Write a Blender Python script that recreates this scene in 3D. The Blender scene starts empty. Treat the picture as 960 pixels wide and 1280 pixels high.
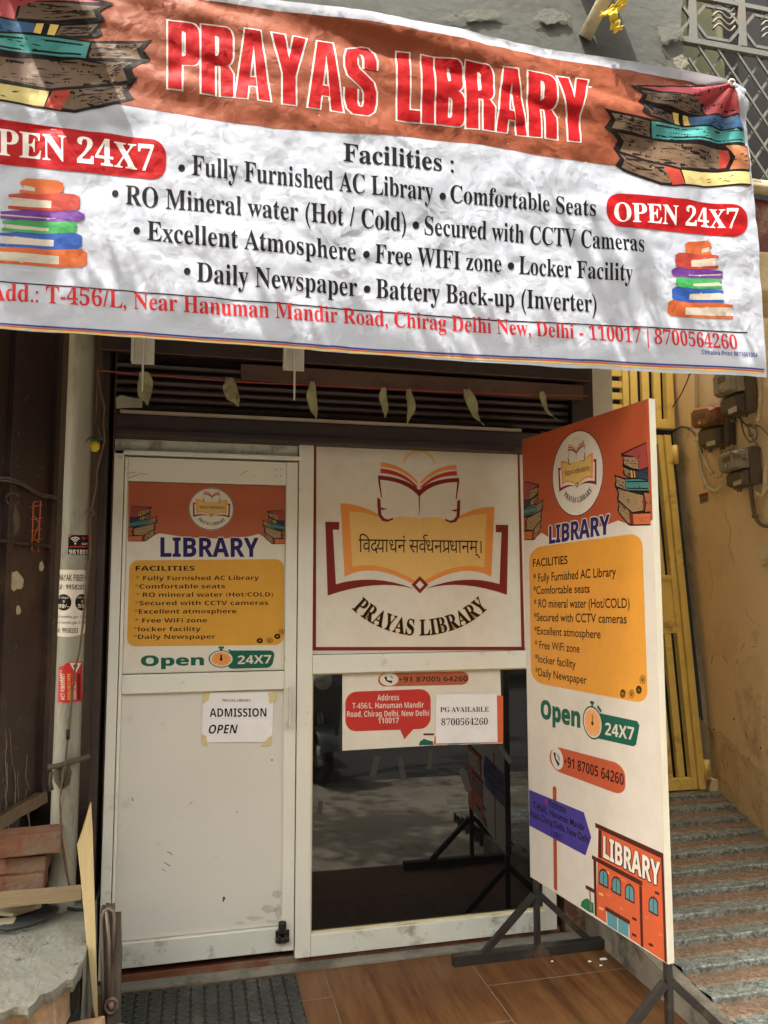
import bpy, bmesh, math, random
from mathutils import Vector, Matrix, noise
import numpy as np
random.seed(7)
R = math.radians
SC = bpy.context.scene
COL = SC.collection

# ------------------------------------------------------------------ camera
YAW, PITCH, ROLL, FPX = R(13.5336), R(5.4046), R(-0.086), 980.0
CAM = Vector((0.0, -3.4, 1.55))
def basis(y, p, r):
    cy, sy, cp, sp = math.cos(y), math.sin(y), math.cos(p), math.sin(p)
    f = Vector((sy * cp, cy * cp, sp)); right = Vector((cy, -sy, 0)); up = right.cross(f)
    return (math.cos(r) * right + math.sin(r) * up, -math.sin(r) * right + math.cos(r) * up, f)
RT, UP, FW = basis(YAW, PITCH, ROLL)
cd = bpy.data.cameras.new('camera'); cam = bpy.data.objects.new('camera', cd); COL.objects.link(cam)
cd.sensor_fit = 'VERTICAL'; cd.sensor_height = 24; cd.lens = 24 * FPX / 1280; cd.clip_end = 500; cd.clip_start = .05
m = Matrix.Identity(4)
for i in range(3): m[i][0], m[i][1], m[i][2], m[i][3] = RT[i], UP[i], -FW[i], CAM[i]
cam.matrix_world = m; SC.camera = cam

# ------------------------------------------------------------------ light
SUN_L = Vector((.42, .27, -1.0)).normalized()
w = bpy.data.worlds.new('World'); SC.world = w; w.use_nodes = True
nt = w.node_tree; nt.nodes.clear()
sky = nt.nodes.new('ShaderNodeTexSky'); sky.sky_type = 'NISHITA'; sky.sun_disc = False
sky.sun_elevation = math.asin(-SUN_L.z); sky.sun_rotation = math.atan2(-SUN_L.x, -SUN_L.y)
sky.dust_density = 5; sky.air_density = 1.0; sky.ozone_density = .6
hs = nt.nodes.new('ShaderNodeHueSaturation'); hs.inputs['Saturation'].default_value = .35
tint = nt.nodes.new('ShaderNodeMix'); tint.data_type = 'RGBA'; tint.blend_type = 'MULTIPLY'; tint.inputs[0].default_value = 1
tint.inputs[7].default_value = (.975, .968, .89, 1)
bg = nt.nodes.new('ShaderNodeBackground'); bg.inputs[1].default_value = .15
wo = nt.nodes.new('ShaderNodeOutputWorld')
nt.links.new(sky.outputs[0], hs.inputs['Color']); nt.links.new(hs.outputs[0], tint.inputs[6]); nt.links.new(tint.outputs[2], bg.inputs[0]); nt.links.new(bg.outputs[0], wo.inputs[0])
sl = bpy.data.lights.new('sun', 'SUN'); sl.energy = 2.25; sl.angle = R(.55); sl.color = (1, .965, .90)
so = bpy.data.objects.new('sun', sl); COL.objects.link(so)
so.rotation_euler = (-SUN_L).to_track_quat('Z', 'Y').to_euler(); so.location = (0, 0, 12)
SC.view_settings.view_transform = 'Standard'; SC.view_settings.look = 'None'
SC.view_settings.exposure = 2.4; SC.view_settings.gamma = 1; SC.view_settings.use_curve_mapping = False
SC.render.engine = 'CYCLES'; SC.cycles.use_denoising = True
SC.cycles.max_bounces = 6; SC.cycles.diffuse_bounces = 4; SC.cycles.caustics_reflective = False; SC.cycles.caustics_refractive = False

# ------------------------------------------------------------------ pixel (960x1280 photograph) -> world
def ray(x, y): return FW * FPX + RT * (x - 480) - UP * (y - 640)
def pY(x, y, Y):
    d = ray(x, y); return CAM + d * ((Y - CAM.y) / d.y)
def pZ(x, y, Z):
    d = ray(x, y); return CAM + d * ((Z - CAM.z) / d.z)
def pPl(x, y, p0, n):
    d = ray(x, y); return CAM + d * ((p0 - CAM).dot(n) / d.dot(n))

# ------------------------------------------------------------------ materials
def srgb(c):
    return tuple(((v / 255) / 12.92 if v <= 10 else (((v / 255) + .055) / 1.055) ** 2.4) for v in c)
MATS = {}
def mat(name, col, rough=.6, var=.12, scale=6, bump=.0, bscale=60, dirt=None, damt=.3, dscale=2.5, metal=0, spec=.5, stretch=None, lin=False, coords='Object', dsharp=.12):
    if name in MATS: return MATS[name]
    c = col if lin else srgb(col)
    m = bpy.data.materials.new(name); m.use_nodes = True; nt = m.node_tree; N = nt.nodes; Lk = nt.links
    b = N['Principled BSDF']; b.inputs['Roughness'].default_value = rough; b.inputs['Metallic'].default_value = metal
    b.inputs['Specular IOR Level'].default_value = spec
    tc = N.new('ShaderNodeTexCoord'); src = tc.outputs[coords]
    if stretch:
        mp = N.new('ShaderNodeMapping'); mp.inputs['Scale'].default_value = stretch; Lk.new(src, mp.inputs[0]); src = mp.outputs[0]
    n1 = N.new('ShaderNodeTexNoise'); n1.inputs['Scale'].default_value = scale; n1.inputs['Detail'].default_value = 7; n1.inputs['Roughness'].default_value = .62
    Lk.new(src, n1.inputs['Vector'])
    r1 = N.new('ShaderNodeValToRGB'); r1.color_ramp.elements[0].position = .3; r1.color_ramp.elements[1].position = .7
    r1.color_ramp.elements[0].color = tuple(v * (1 - var) for v in c) + (1,); r1.color_ramp.elements[1].color = tuple(min(1, v * (1 + var)) for v in c) + (1,)
    Lk.new(n1.outputs[0], r1.inputs[0]); out = r1.outputs[0]
    if dirt:
        n2 = N.new('ShaderNodeTexNoise'); n2.inputs['Scale'].default_value = dscale; n2.inputs['Detail'].default_value = 9; n2.inputs['Roughness'].default_value = .7
        Lk.new(src, n2.inputs['Vector'])
        r2 = N.new('ShaderNodeValToRGB'); p = .62 - .3 * damt
        r2.color_ramp.elements[0].position = p; r2.color_ramp.elements[1].position = min(1, p + dsharp)
        r2.color_ramp.elements[0].color = (0, 0, 0, 1); r2.color_ramp.elements[1].color = (.9, .9, .9, 1)
        Lk.new(n2.outputs[0], r2.inputs[0])
        mx = N.new('ShaderNodeMix'); mx.data_type = 'RGBA'; mx.inputs[7].default_value = srgb(dirt) + (1,)
        Lk.new(r2.outputs[0], mx.inputs[0]); Lk.new(out, mx.inputs[6]); out = mx.outputs[2]
    Lk.new(out, b.inputs['Base Color'])
    if bump:
        n3 = N.new('ShaderNodeTexNoise'); n3.inputs['Scale'].default_value = bscale; n3.inputs['Detail'].default_value = 5
        Lk.new(src, n3.inputs['Vector'])
        bp = N.new('ShaderNodeBump'); bp.inputs['Strength'].default_value = bump; bp.inputs['Distance'].default_value = .01
        Lk.new(n3.outputs[0], bp.inputs['Height']); Lk.new(bp.outputs[0], b.inputs['Normal'])
    rr = N.new('ShaderNodeMapRange'); rr.inputs[3].default_value = max(.03, rough - .1); rr.inputs[4].default_value = min(1, rough + .12)
    Lk.new(n1.outputs[0], rr.inputs[0]); Lk.new(rr.outputs[0], b.inputs['Roughness'])
    MATS[name] = m; return m

def ink(name, col, rough=.42): return mat('ink ' + name, col, rough, .05, 14, spec=.4 if sum(col) > 240 else .18)
def cloth_mat(name, col):
    """printed vinyl cloth: fine crease bump in world space, the same for the cloth and the ink on it"""
    key = 'cloth ' + name
    if key in MATS: return MATS[key]
    m = mat(key, col, .55, .05, 10, spec=.2 if sum(col) > 240 else .1)
    nt = m.node_tree; N = nt.nodes; Lk = nt.links; b = N['Principled BSDF']
    tc = N.new('ShaderNodeTexCoord')
    nz = N.new('ShaderNodeTexNoise'); nz.inputs['Scale'].default_value = 5; nz.inputs['Detail'].default_value = 3
    Lk.new(tc.outputs['Object'], nz.inputs['Vector'])
    vm = N.new('ShaderNodeVectorMath'); vm.operation = 'MULTIPLY_ADD'; vm.inputs[1].default_value = (.25, .25, .25)
    Lk.new(nz.outputs['Color'], vm.inputs[0]); Lk.new(tc.outputs['Object'], vm.inputs[2])
    hsum = None
    for s, a in ((6, .4), (15, .2), (34, .12)):
        v = N.new('ShaderNodeTexVoronoi'); v.feature = 'F1'; v.distance = 'EUCLIDEAN'; v.inputs['Scale'].default_value = s
        Lk.new(vm.outputs[0], v.inputs['Vector'])
        mm = N.new('ShaderNodeMath'); mm.operation = 'MULTIPLY'; mm.inputs[1].default_value = a; Lk.new(v.outputs['Distance'], mm.inputs[0])
        if hsum is None: hsum = mm.outputs[0]
        else:
            ad = N.new('ShaderNodeMath'); ad.operation = 'ADD'; Lk.new(hsum, ad.inputs[0]); Lk.new(mm.outputs[0], ad.inputs[1]); hsum = ad.outputs[0]
    for s, a in ((7, .55), (16, .75), (33, .85)):                              # flat facets with sharp folds between them
        v = N.new('ShaderNodeTexVoronoi'); v.feature = 'F1'; v.inputs['Scale'].default_value = s; Lk.new(vm.outputs[0], v.inputs['Vector'])
        d0 = N.new('ShaderNodeVectorMath'); d0.operation = 'SUBTRACT'; Lk.new(vm.outputs[0], d0.inputs[0]); Lk.new(v.outputs['Position'], d0.inputs[1])
        c0 = N.new('ShaderNodeVectorMath'); c0.operation = 'SUBTRACT'; c0.inputs[1].default_value = (.5, .5, .5); Lk.new(v.outputs['Color'], c0.inputs[0])
        dt = N.new('ShaderNodeVectorMath'); dt.operation = 'DOT_PRODUCT'; Lk.new(d0.outputs[0], dt.inputs[0]); Lk.new(c0.outputs[0], dt.inputs[1])
        mm = N.new('ShaderNodeMath'); mm.operation = 'MULTIPLY_ADD'; mm.inputs[1].default_value = a * s; Lk.new(dt.outputs['Value'], mm.inputs[0]); Lk.new(hsum, mm.inputs[2]); hsum = mm.outputs[0]
    bp = N.new('ShaderNodeBump'); bp.inputs['Strength'].default_value = .30; bp.inputs['Distance'].default_value = .014
    Lk.new(hsum, bp.inputs['Height']); Lk.new(bp.outputs[0], b.inputs['Normal'])
    if name == 'white':                                            # thin vinyl lets some daylight through
        tl = N.new('ShaderNodeBsdfTranslucent'); tl.inputs[0].default_value = srgb(col) + (1,)
        ms = N.new('ShaderNodeMixShader'); ms.inputs[0].default_value = .25
        Lk.new(b.outputs[0], ms.inputs[1]); Lk.new(tl.outputs[0], ms.inputs[2]); Lk.new(ms.outputs[0], N['Material Output'].inputs[0])
    return m

# ------------------------------------------------------------------ mesh builder
class MB:
    def __init__(s): s.v = []; s.f = []; s.mi = []; s.sm = []; s.mats = []
    def _m(s, m):
        if m not in s.mats: s.mats.append(m)
        return s.mats.index(m)
    def add(s, vs, fs, m, smooth=False):
        o = len(s.v); s.v += [tuple(v) for v in vs]; k = s._m(m)
        for f in fs: s.f.append(tuple(i + o for i in f)); s.mi.append(k); s.sm.append(smooth)
        return s
    def box(s, x0, x1, y0, y1, z0, z1, m, M=None):
        vs = [Vector((x, y, z)) for x in (x0, x1) for y in (y0, y1) for z in (z0, z1)]
        if M: vs = [M @ v for v in vs]
        return s.add(vs, [(0, 1, 3, 2), (4, 6, 7, 5), (0, 4, 5, 1), (2, 3, 7, 6), (0, 2, 6, 4), (1, 5, 7, 3)], m)
    def hexa(s, lo, hi, m):
        """lo, hi: two rings of points, same count"""
        n = len(lo); vs = list(lo) + list(hi)
        fs = [tuple(range(n))[::-1], tuple(range(n, 2 * n))] + [(i, (i + 1) % n, n + (i + 1) % n, n + i) for i in range(n)]
        return s.add(vs, fs, m)
    def bar(s, a, b, wx, wy, m, up=Vector((0, 0, 1))):
        a, b = Vector(a), Vector(b); d = (b - a).normalized()
        if abs(d.dot(up)) > .95: up = Vector((0, 1, 0))
        x = d.cross(up).normalized() * wx / 2; y = x.cross(d).normalized() * wy / 2
        return s.hexa([a - x - y, a + x - y, a + x + y, a - x + y], [b - x - y, b + x - y, b + x + y, b - x + y], m)
    def tube(s, pts, r, m, n=8, closed=False):
        pts = [Vector(p) for p in pts]; k = len(pts); vs = []; ref = Vector((.3, .5, .8)).normalized()
        for i, p in enumerate(pts):
            d = (pts[min(i + 1, k - 1)] - pts[max(i - 1, 0)]).normalized()
            x = d.cross(ref)
            if x.length < 1e-3: x = d.cross(Vector((1, 0, 0)))
            x.normalize(); y = d.cross(x); rr = r[i] if isinstance(r, (list, tuple)) else r
            vs += [p + (x * math.cos(2 * math.pi * j / n) + y * math.sin(2 * math.pi * j / n)) * rr for j in range(n)]
        fs = [(i * n + j, i * n + (j + 1) % n, (i + 1) * n + (j + 1) % n, (i + 1) * n + j) for i in range(k - 1) for j in range(n)]
        fs += [tuple(range(n))[::-1], tuple(range((k - 1) * n, k * n))]
        return s.add(vs, fs, m, True)
    def prism(s, poly, mapf, t0, t1, m):
        return s.hexa([mapf(u, v, t0) for u, v in poly], [mapf(u, v, t1) for u, v in poly], m)
    def build(s, name, parent=None, bevel=0, seg=2, jitter=0, loc=None, merge=0):
        me = bpy.data.meshes.new(name); me.from_pydata(s.v, [], s.f)
        for m_ in s.mats: me.materials.append(m_)
        me.polygons.foreach_set('material_index', s.mi); me.polygons.foreach_set('use_smooth', s.sm); me.update()
        bm = bmesh.new(); bm.from_mesh(me)
        if merge: bmesh.ops.remove_doubles(bm, verts=bm.verts[:], dist=merge)
        else: bmesh.ops.recalc_face_normals(bm, faces=bm.faces[:])
        if bevel:
            es = [e for e in bm.edges if len(e.link_faces) == 2 and e.calc_face_angle(0) > R(32)]
            bmesh.ops.bevel(bm, geom=es, offset=bevel, segments=seg, affect='EDGES', clamp_overlap=True, profile=.6)
        bm.to_mesh(me); bm.free()
        o = bpy.data.objects.new(name, me); COL.objects.link(o)
        if parent is not None:
            o.parent = parent; o.matrix_parent_inverse = Matrix.Translation(parent.location).inverted()
        elif loc is not None:
            me.transform(Matrix.Translation(-Vector(loc))); o.location = loc
        return o

def tag(o, label, cat, group=None, kind=None):
    o['label'] = label; o['category'] = cat
    if group: o['group'] = group
    if kind: o['kind'] = kind
    return o
def thing(name, label, cat, loc, group=None):
    o = bpy.data.objects.new(name, None); COL.objects.link(o); o.location = loc; o.empty_display_size = .1
    return tag(o, label, cat, group)
def under(part, *subs):
    """hang parts one level deeper, under a part of the same thing"""
    for s_ in subs: s_.parent = part; s_.matrix_parent_inverse = Matrix.Identity(4)
def kids(t, *names): return [c for c in t.children if c.name.split('.')[0] in names]
def struct(o): o['kind'] = 'structure'; return o
def rough_up(o, amp, sc, cuts=0, seed=0):
    """weather an object: subdivide and push vertices along noise"""
    me = o.data; bm = bmesh.new(); bm.from_mesh(me)
    if cuts: bmesh.ops.subdivide_edges(bm, edges=bm.edges[:], cuts=cuts, use_grid_fill=True)
    for v in bm.verts: v.co += noise.noise_vector(v.co * sc + Vector((seed * 7.1, seed * 3.3, seed))) * amp
    bm.to_mesh(me); bm.free(); return o

# ------------------------------------------------------------------ lettering and print
def mb(s, up, lo, dg):
    return ''.join(chr(up + ord(c) - 65) if 'A' <= c <= 'Z' else chr(lo + ord(c) - 97) if 'a' <= c <= 'z' else chr(dg + ord(c) - 48) if '0' <= c <= '9' else c for c in s)
STY = {'serif': (0x1D400, 0x1D41A, 0x1D7CE), 'sans': (0x1D5D4, 0x1D5EE, 0x1D7EC)}
TXT = {}
def text_tris(s, style, off=0.0):
    k = (s, style, off)
    if k in TXT: return TXT[k]
    c = bpy.data.curves.new('lettering', 'FONT'); c.body = mb(s, *STY[style]) if style in STY else s; c.offset = off; c.resolution_u = 4
    o = bpy.data.objects.new('lettering', c); COL.objects.link(o)
    dg = bpy.context.evaluated_depsgraph_get(); dg.update()
    me = bpy.data.meshes.new_from_object(o.evaluated_get(dg)); me.calc_loop_triangles()
    V = [(v.co.x, v.co.y) for v in me.vertices]; T = [tuple(t.vertices) for t in me.loop_triangles]
    bpy.data.objects.remove(o); bpy.data.curves.remove(c); bpy.data.meshes.remove(me)
    TXT[k] = (V, T); return TXT[k]
def cap(style, off=0.0):
    ys = [v[1] for v in text_tris('H', style, off)[0]]; return max(ys)

class G:
    """flat print on a surface. tf: drawing coords -> (u,v); mapf(u,v,h): surface coords and height -> world"""
    def __init__(s, tf, mapf, grid=None, eps=.00025): s.tf = tf; s.mapf = mapf; s.grid = grid; s.eps = eps; s.items = []
    def raw(s, pts, m, layer=1): s.items.append(([tuple(p) for p in pts], [tuple(range(len(pts)))], m, layer)); return s
    def poly(s, pts, m, layer=1): return s.raw([s.tf(*p) for p in pts], m, layer)
    def rect(s, x0, y0, x1, y1, m, layer=1): return s.poly([(x0, y0), (x1, y0), (x1, y1), (x0, y1)], m, layer)
    def strip(s, outer, inner, m, layer=1, closed=False):
        n = len(outer); P = [s.tf(*p) for p in outer] + [s.tf(*p) for p in inner]
        F = [(i, (i + 1) % n, n + (i + 1) % n, n + i) for i in range(n if closed else n - 1)]
        s.items.append((P, F, m, layer)); return s
    def line(s, pts, wd, m, layer=1):
        pts = [Vector(p) for p in pts]; a = []; b = []
        for i, p in enumerate(pts):
            d = (pts[min(i + 1, len(pts) - 1)] - pts[max(i - 1, 0)]); d = d.normalized() if d.length else Vector((1, 0))
            ww = wd[i] if isinstance(wd, (list, tuple)) else wd
            nrm = Vector((-d.y, d.x)) * ww / 2; a.append(p + nrm); b.append(p - nrm)
        return s.strip(a, b, m, layer)
    def ell(s, cx, cy, rx, ry, m, layer=1, n=36): return s.poly([(cx + rx * math.cos(2 * math.pi * i / n), cy + ry * math.sin(2 * math.pi * i / n)) for i in range(n)], m, layer)
    def ring(s, cx, cy, rx, ry, t, m, layer=1, n=36):
        f = lambda k: [(cx + (rx - k) * math.cos(2 * math.pi * i / n), cy + (ry - k) * math.sin(2 * math.pi * i / n)) for i in range(n)]
        return s.strip(f(0), f(t), m, layer, True)
    def rrect(s, q, r, m, layer=1, n=6):
        """q: 4 corners TL TR BR BL in drawing coords; r corner radius as a fraction of each side pair (drawing units)"""
        q = [Vector(p) for p in q]; pts = []
        for i in range(4):
            p, a, b = q[i], q[i - 1], q[(i + 1) % 4]
            ea = (a - p).normalized() * min(r, (a - p).length * .499); eb = (b - p).normalized() * min(r, (b - p).length * .499)
            for j in range(n + 1):
                t = j / n * math.pi / 2
                pts.append(p + ea * (1 - math.sin(t)) + eb * (1 - math.cos(t)))
        return s.poly([tuple(p) for p in pts], m, layer)
    def text(s, st, style, a, b, h, m, layer=2, off=0.0, lean=0.0, capref=None):
        """ink runs from a to b along the baseline (drawing coords); h = capital height in drawing units"""
        V, T = text_tris(st, style, off)
        if not V: return s
        x0 = min(v[0] for v in V); x1 = max(v[0] for v in V); ch = capref or cap(style, off)
        A = Vector(s.tf(*a)); B = Vector(s.tf(*b)); U = Vector(s.tf(a[0] + lean, a[1] - h)) - A
        A2 = B - A
        P = [tuple(A + A2 * ((x - x0) / (x1 - x0)) + U * (y / ch)) for x, y in V]
        s.items.append((P, T, m, layer)); return s
    def text_on(s, st, style, f, m, layer=2, off=0.0):
        """f(t, y): t 0..1 along the ink, y in capitals -> drawing coords"""
        V, T = text_tris(st, style, off); x0 = min(v[0] for v in V); x1 = max(v[0] for v in V); ch = cap(style, off)
        P = [s.tf(*f((x - x0) / (x1 - x0), y / ch)) for x, y in V]
        s.items.append((P, T, m, layer)); return s
    def outlined(s, st, style, a, b, h, m, layer, r):
        for i in range(8):
            dx, dy = r * math.cos(i * math.pi / 4), r * math.sin(i * math.pi / 4)
            s.text(st, style, (a[0] + dx, a[1] + dy), (b[0] + dx, b[1] + dy), h, m, layer + .06 * i)
        return s
    def build(s, name, parent, group=None):
        B = MB()
        for P, F, m, layer in s.items:
            h = s.eps * layer
            if s.grid is None: B.add([s.mapf(u, v, h) for u, v in P], F, m)
            else:
                vs = []; fs = []
                for f in F:
                    for c in slice_grid([P[i] for i in f] if len(f) <= 4 else [P[i] for i in f], s.grid):
                        k = len(vs); vs += [s.mapf(u, v, h) for u, v in c]; fs.append(tuple(range(k, k + len(c))))
                B.add(vs, fs, m, True)
        o = B.build(name, parent, merge=4e-6 if s.grid else 0); s.items = []
        return o
def cut(poly, ax, c):
    lo = []; hi = []; n = len(poly)
    for i in range(n):
        p, q = poly[i], poly[(i + 1) % n]; dp, dq = p[ax] - c, q[ax] - c
        if dp <= 0: lo.append(p)
        if dp >= 0: hi.append(p)
        if dp * dq < 0:
            t = dp / (dp - dq); x = (p[0] + (q[0] - p[0]) * t, p[1] + (q[1] - p[1]) * t); lo.append(x); hi.append(x)
    return lo, hi
def tri_poly(poly):
    from mathutils.geometry import tessellate_polygon
    return [[poly[i] for i in t] for t in tessellate_polygon([[Vector((p[0], p[1], 0)) for p in poly]])]
def slice_grid(poly, g):
    polys = tri_poly(poly) if len(poly) > 3 else [poly]
    for ax in (0, 1):
        out = []
        for p in polys:
            a = min(q[ax] for q in p); b = max(q[ax] for q in p); k = math.floor(a / g) + 1; rest = p
            while k * g < b - 1e-7 and rest:
                lo, rest = cut(rest, ax, k * g)
                if len(lo) > 2: out.append(lo)
                k += 1
            if len(rest) > 2: out.append(rest)
        polys = out
    return polys
def bez(*p, n=12):
    """sampled Bezier of any degree"""
    out = []
    for i in range(n + 1):
        q = [Vector(a) for a in p]; t = i / n
        while len(q) > 1: q = [q[j].lerp(q[j + 1], t) for j in range(len(q) - 1)]
        out.append(tuple(q[0]))
    return out

#@@BODY
# ================================================================== SETTING
GY = -.10                                        # street level
M_street = mat('pavement', (150, 140, 122), .9, .25, 1.5, .5, 40, (96, 88, 78), .35, .8); M_asph = mat('asphalt', (58, 56, 53), .95, .3, 2, .5, 60, (84, 78, 70), .3, .8)
B = MB(); B.box(-60, 60, -60, -3.35, GY - .2, GY - .004, M_asph); struct(B.build('road'))
B = MB(); B.box(-60, 60, -3.35, -1.06, GY - .2, GY, M_street); struct(B.build('pavement'))
# landing with wood-look tiles, planks running towards the door
def wood_floor():
    m = mat('wood tile', (150, 98, 56), .4, .10, 2, spec=.35)
    nt = m.node_tree; N = nt.nodes; Lk = nt.links; b = N['Principled BSDF']
    tc = N.new('ShaderNodeTexCoord'); mp = N.new('ShaderNodeMapping'); mp.inputs['Scale'].default_value = (11, 1.1, 1); mp.inputs['Rotation'].default_value = (0, 0, R(-4))
    Lk.new(tc.outputs['Object'], mp.inputs[0])
    n0 = N.new('ShaderNodeTexNoise'); n0.inputs['Scale'].default_value = 1.2; n0.inputs['Detail'].default_value = 4; n0.inputs['Distortion'].default_value = 1.6; Lk.new(mp.outputs[0], n0.inputs[0])
    wv = N.new('ShaderNodeTexNoise'); wv.inputs['Scale'].default_value = 5; wv.inputs['Detail'].default_value = 8; wv.inputs['Roughness'].default_value = .7; wv.inputs['Distortion'].default_value = .8; Lk.new(mp.outputs[0], wv.inputs[0])
    r = N.new('ShaderNodeValToRGB'); e = r.color_ramp.elements
    e[0].position = .30; e[0].color = srgb((44, 26, 14)) + (1,); e[1].position = .78; e[1].color = srgb((128, 90, 54)) + (1,)
    e2 = e.new(.46); e2.color = srgb((92, 58, 30)) + (1,)
    e3 = e.new(.36); e3.color = srgb((70, 42, 22)) + (1,)
    mx = N.new('ShaderNodeMix'); mx.data_type = 'FLOAT'; mx.inputs[0].default_value = .45; Lk.new(n0.outputs[0], mx.inputs[2]); Lk.new(wv.outputs[0], mx.inputs[3])
    Lk.new(mx.outputs[0], r.inputs[0])
    n5 = N.new('ShaderNodeTexNoise'); n5.inputs['Scale'].default_value = 2.6; n5.inputs['Detail'].default_value = 8; Lk.new(tc.outputs['Object'], n5.inputs[0])
    rd = N.new('ShaderNodeMapRange'); rd.inputs[1].default_value = .5; rd.inputs[2].default_value = .8; rd.inputs[4].default_value = .55; Lk.new(n5.outputs[0], rd.inputs[0])
    md = N.new('ShaderNodeMix'); md.data_type = 'RGBA'; md.inputs[7].default_value = srgb((112, 86, 56)) + (1,); Lk.new(rd.outputs[0], md.inputs[0]); Lk.new(r.outputs[0], md.inputs[6])
    Lk.new(md.outputs[2], b.inputs['Base Color']); return m
M_wood = wood_floor()
M_grout = mat('grout', (118, 104, 86), .9, .1, 20)
M_cement = mat('cement', (128, 124, 112), .9, .18, 5, .5, 70, (92, 86, 74), .35, 3)
B = MB(); B.box(-1.6, 1.74, -1.05, .12, GY - .2, 0, M_wood)
B.box(-1.6, 1.74, -1.062, -1.052, GY - .2, -.004, M_cement)
gx = [pZ(404, 1212, 0), pZ(587, 1216, 0), pZ(429, 1280, 0)]
for x in (gx[0].x, gx[0].x + .6, gx[0].x + 1.2): B.box(x - .0016, x + .0016, -1.05, -.085, -.01, .0012, M_grout)
for x0, x1, ys in ((-.5, gx[0].x, (-.9, -.31)), (gx[0].x, gx[0].x + .6, (-.62,)), (gx[0].x + .6, gx[0].x + 1.2, (-.37, -.95)), (gx[0].x + 1.2, 1.74, (-.7,))):
    for y in ys: B.box(x0 + .0016, x1 - .0016, y - .0014, y + .0014, -.01, .0011, M_grout)
B.box(-.40, 1.74, -.085, -.022, -.01, .0075, M_cement)
struct(B.build('landing_floor'))
B = MB(); B.box(-60, -1.605, -1.055, .13, GY - .2, GY, M_street); B.box(3.6, 60, -1.055, .13, GY - .2, GY, M_street); struct(B.build('pavement'))
M_thresh = mat('brown threshold', (112, 66, 44), .5, .2, 8, .1, 60, (120, 104, 86), .4, 4)
B = MB(); B.box(-.40, 1.62, -.022, .12, -.02, .034, M_thresh); struct(B.build('door_sill', bevel=.004))

# striped granite ramp
def granite(name, c1, c2, c3):
    m = mat(name, c1, .55, .1, 30)
    nt = m.node_tree; N = nt.nodes; Lk = nt.links; b = N['Principled BSDF']
    tc = N.new('ShaderNodeTexCoord')
    v = N.new('ShaderNodeTexNoise'); v.inputs['Scale'].default_value = 46; v.inputs['Detail'].default_value = 6; v.inputs['Distortion'].default_value = 1.2; Lk.new(tc.outputs['Object'], v.inputs['Vector'])
    r = N.new('ShaderNodeValToRGB'); e = r.color_ramp.elements; e[0].position = .36; e[0].color = srgb(c3) + (1,); e[1].position = .64; e[1].color = srgb(c2) + (1,); k = e.new(.5); k.color = srgb(c1) + (1,)
    Lk.new(v.outputs[0], r.inputs[0])
    n2 = N.new('ShaderNodeTexNoise'); n2.inputs['Scale'].default_value = 4; n2.inputs['Detail'].default_value = 8; Lk.new(tc.outputs['Object'], n2.inputs['Vector'])
    rd = N.new('ShaderNodeMapRange'); rd.inputs[1].default_value = .45; rd.inputs[2].default_value = .75; rd.inputs[4].default_value = .6; Lk.new(n2.outputs[0], rd.inputs[0])
    md = N.new('ShaderNodeMix'); md.data_type = 'RGBA'; md.inputs[7].default_value = srgb((112, 98, 80)) + (1,); Lk.new(rd.outputs[0], md.inputs[0]); Lk.new(r.outputs[0], md.inputs[6])
    Lk.new(md.outputs[2], b.inputs['Base Color'])
    bp = N.new('ShaderNodeBump'); bp.inputs['Strength'].default_value = .22; bp.inputs['Distance'].default_value = .005; Lk.new(v.outputs[0], bp.inputs['Height']); Lk.new(bp.outputs[0], b.inputs['Normal'])
    return m
M_gg = granite('grey granite', (118, 124, 116), (160, 166, 158), (72, 78, 72)); M_rg = granite('red granite', (126, 102, 82), (156, 130, 108), (94, 74, 58))
RA, RB = .18, .11
def rz(y): return RA + RB * y
B = MB(); pitch = .1722; y = -2.05; k = 0
while y < 1.06:
    hp = pitch * (.52 if k % 2 else .48); mm = M_rg if k % 2 else M_gg
    n = 26; x0, x1 = 1.8, 3.5; vs = []; jit = random.random() * 50
    lift = .012 if k % 2 == 0 else 0.0
    for i in range(n + 1):
        x = x0 + (x1 - x0) * i / n; e1 = noise.noise(Vector((x * 9, jit, 0))) * .005; e2 = noise.noise(Vector((x * 9, jit + 9, 0))) * .004
        zf = rz(y) + lift + .004; zb = rz(y + hp) + lift * .5
        vs += [(x, y + e1, GY - .2), (x, y + e1, zf + e2), (x, y + e1 + .008, zf + .004 + e2), (x, y + hp + .006, zb - .002), (x, y + hp + .006, GY - .2)]
    fs = [(i * 5 + j, i * 5 + j + 1, i * 5 + j + 6, i * 5 + j + 5) for i in range(n) for j in range(4)]
    B.add(vs, fs, mm); y += hp; k += 1
struct(B.build('ramp'))
M_curb = mat('curb cement', (132, 122, 106), .9, .25, 5, .6, 50, (70, 64, 54), .45, 3)
B = MB(); n = 16; vs = []
for i in range(n + 1):
    y = -1.3 + 1.3 * i / n; t = rz(y) + .005 + noise.noise(Vector((y * 6, 3, 1))) * .006
    vs += [(1.735, y, GY - .1), (1.742, y, t - .01), (1.752, y, t), (1.80, y, t), (1.80, y, GY - .1)]
B.add(vs, [(i * 5 + j, i * 5 + j + 1, i * 5 + j + 6, i * 5 + j + 5) for i in range(n) for j in range(4)], M_curb)
struct(B.build('ramp_kerb'))

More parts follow.
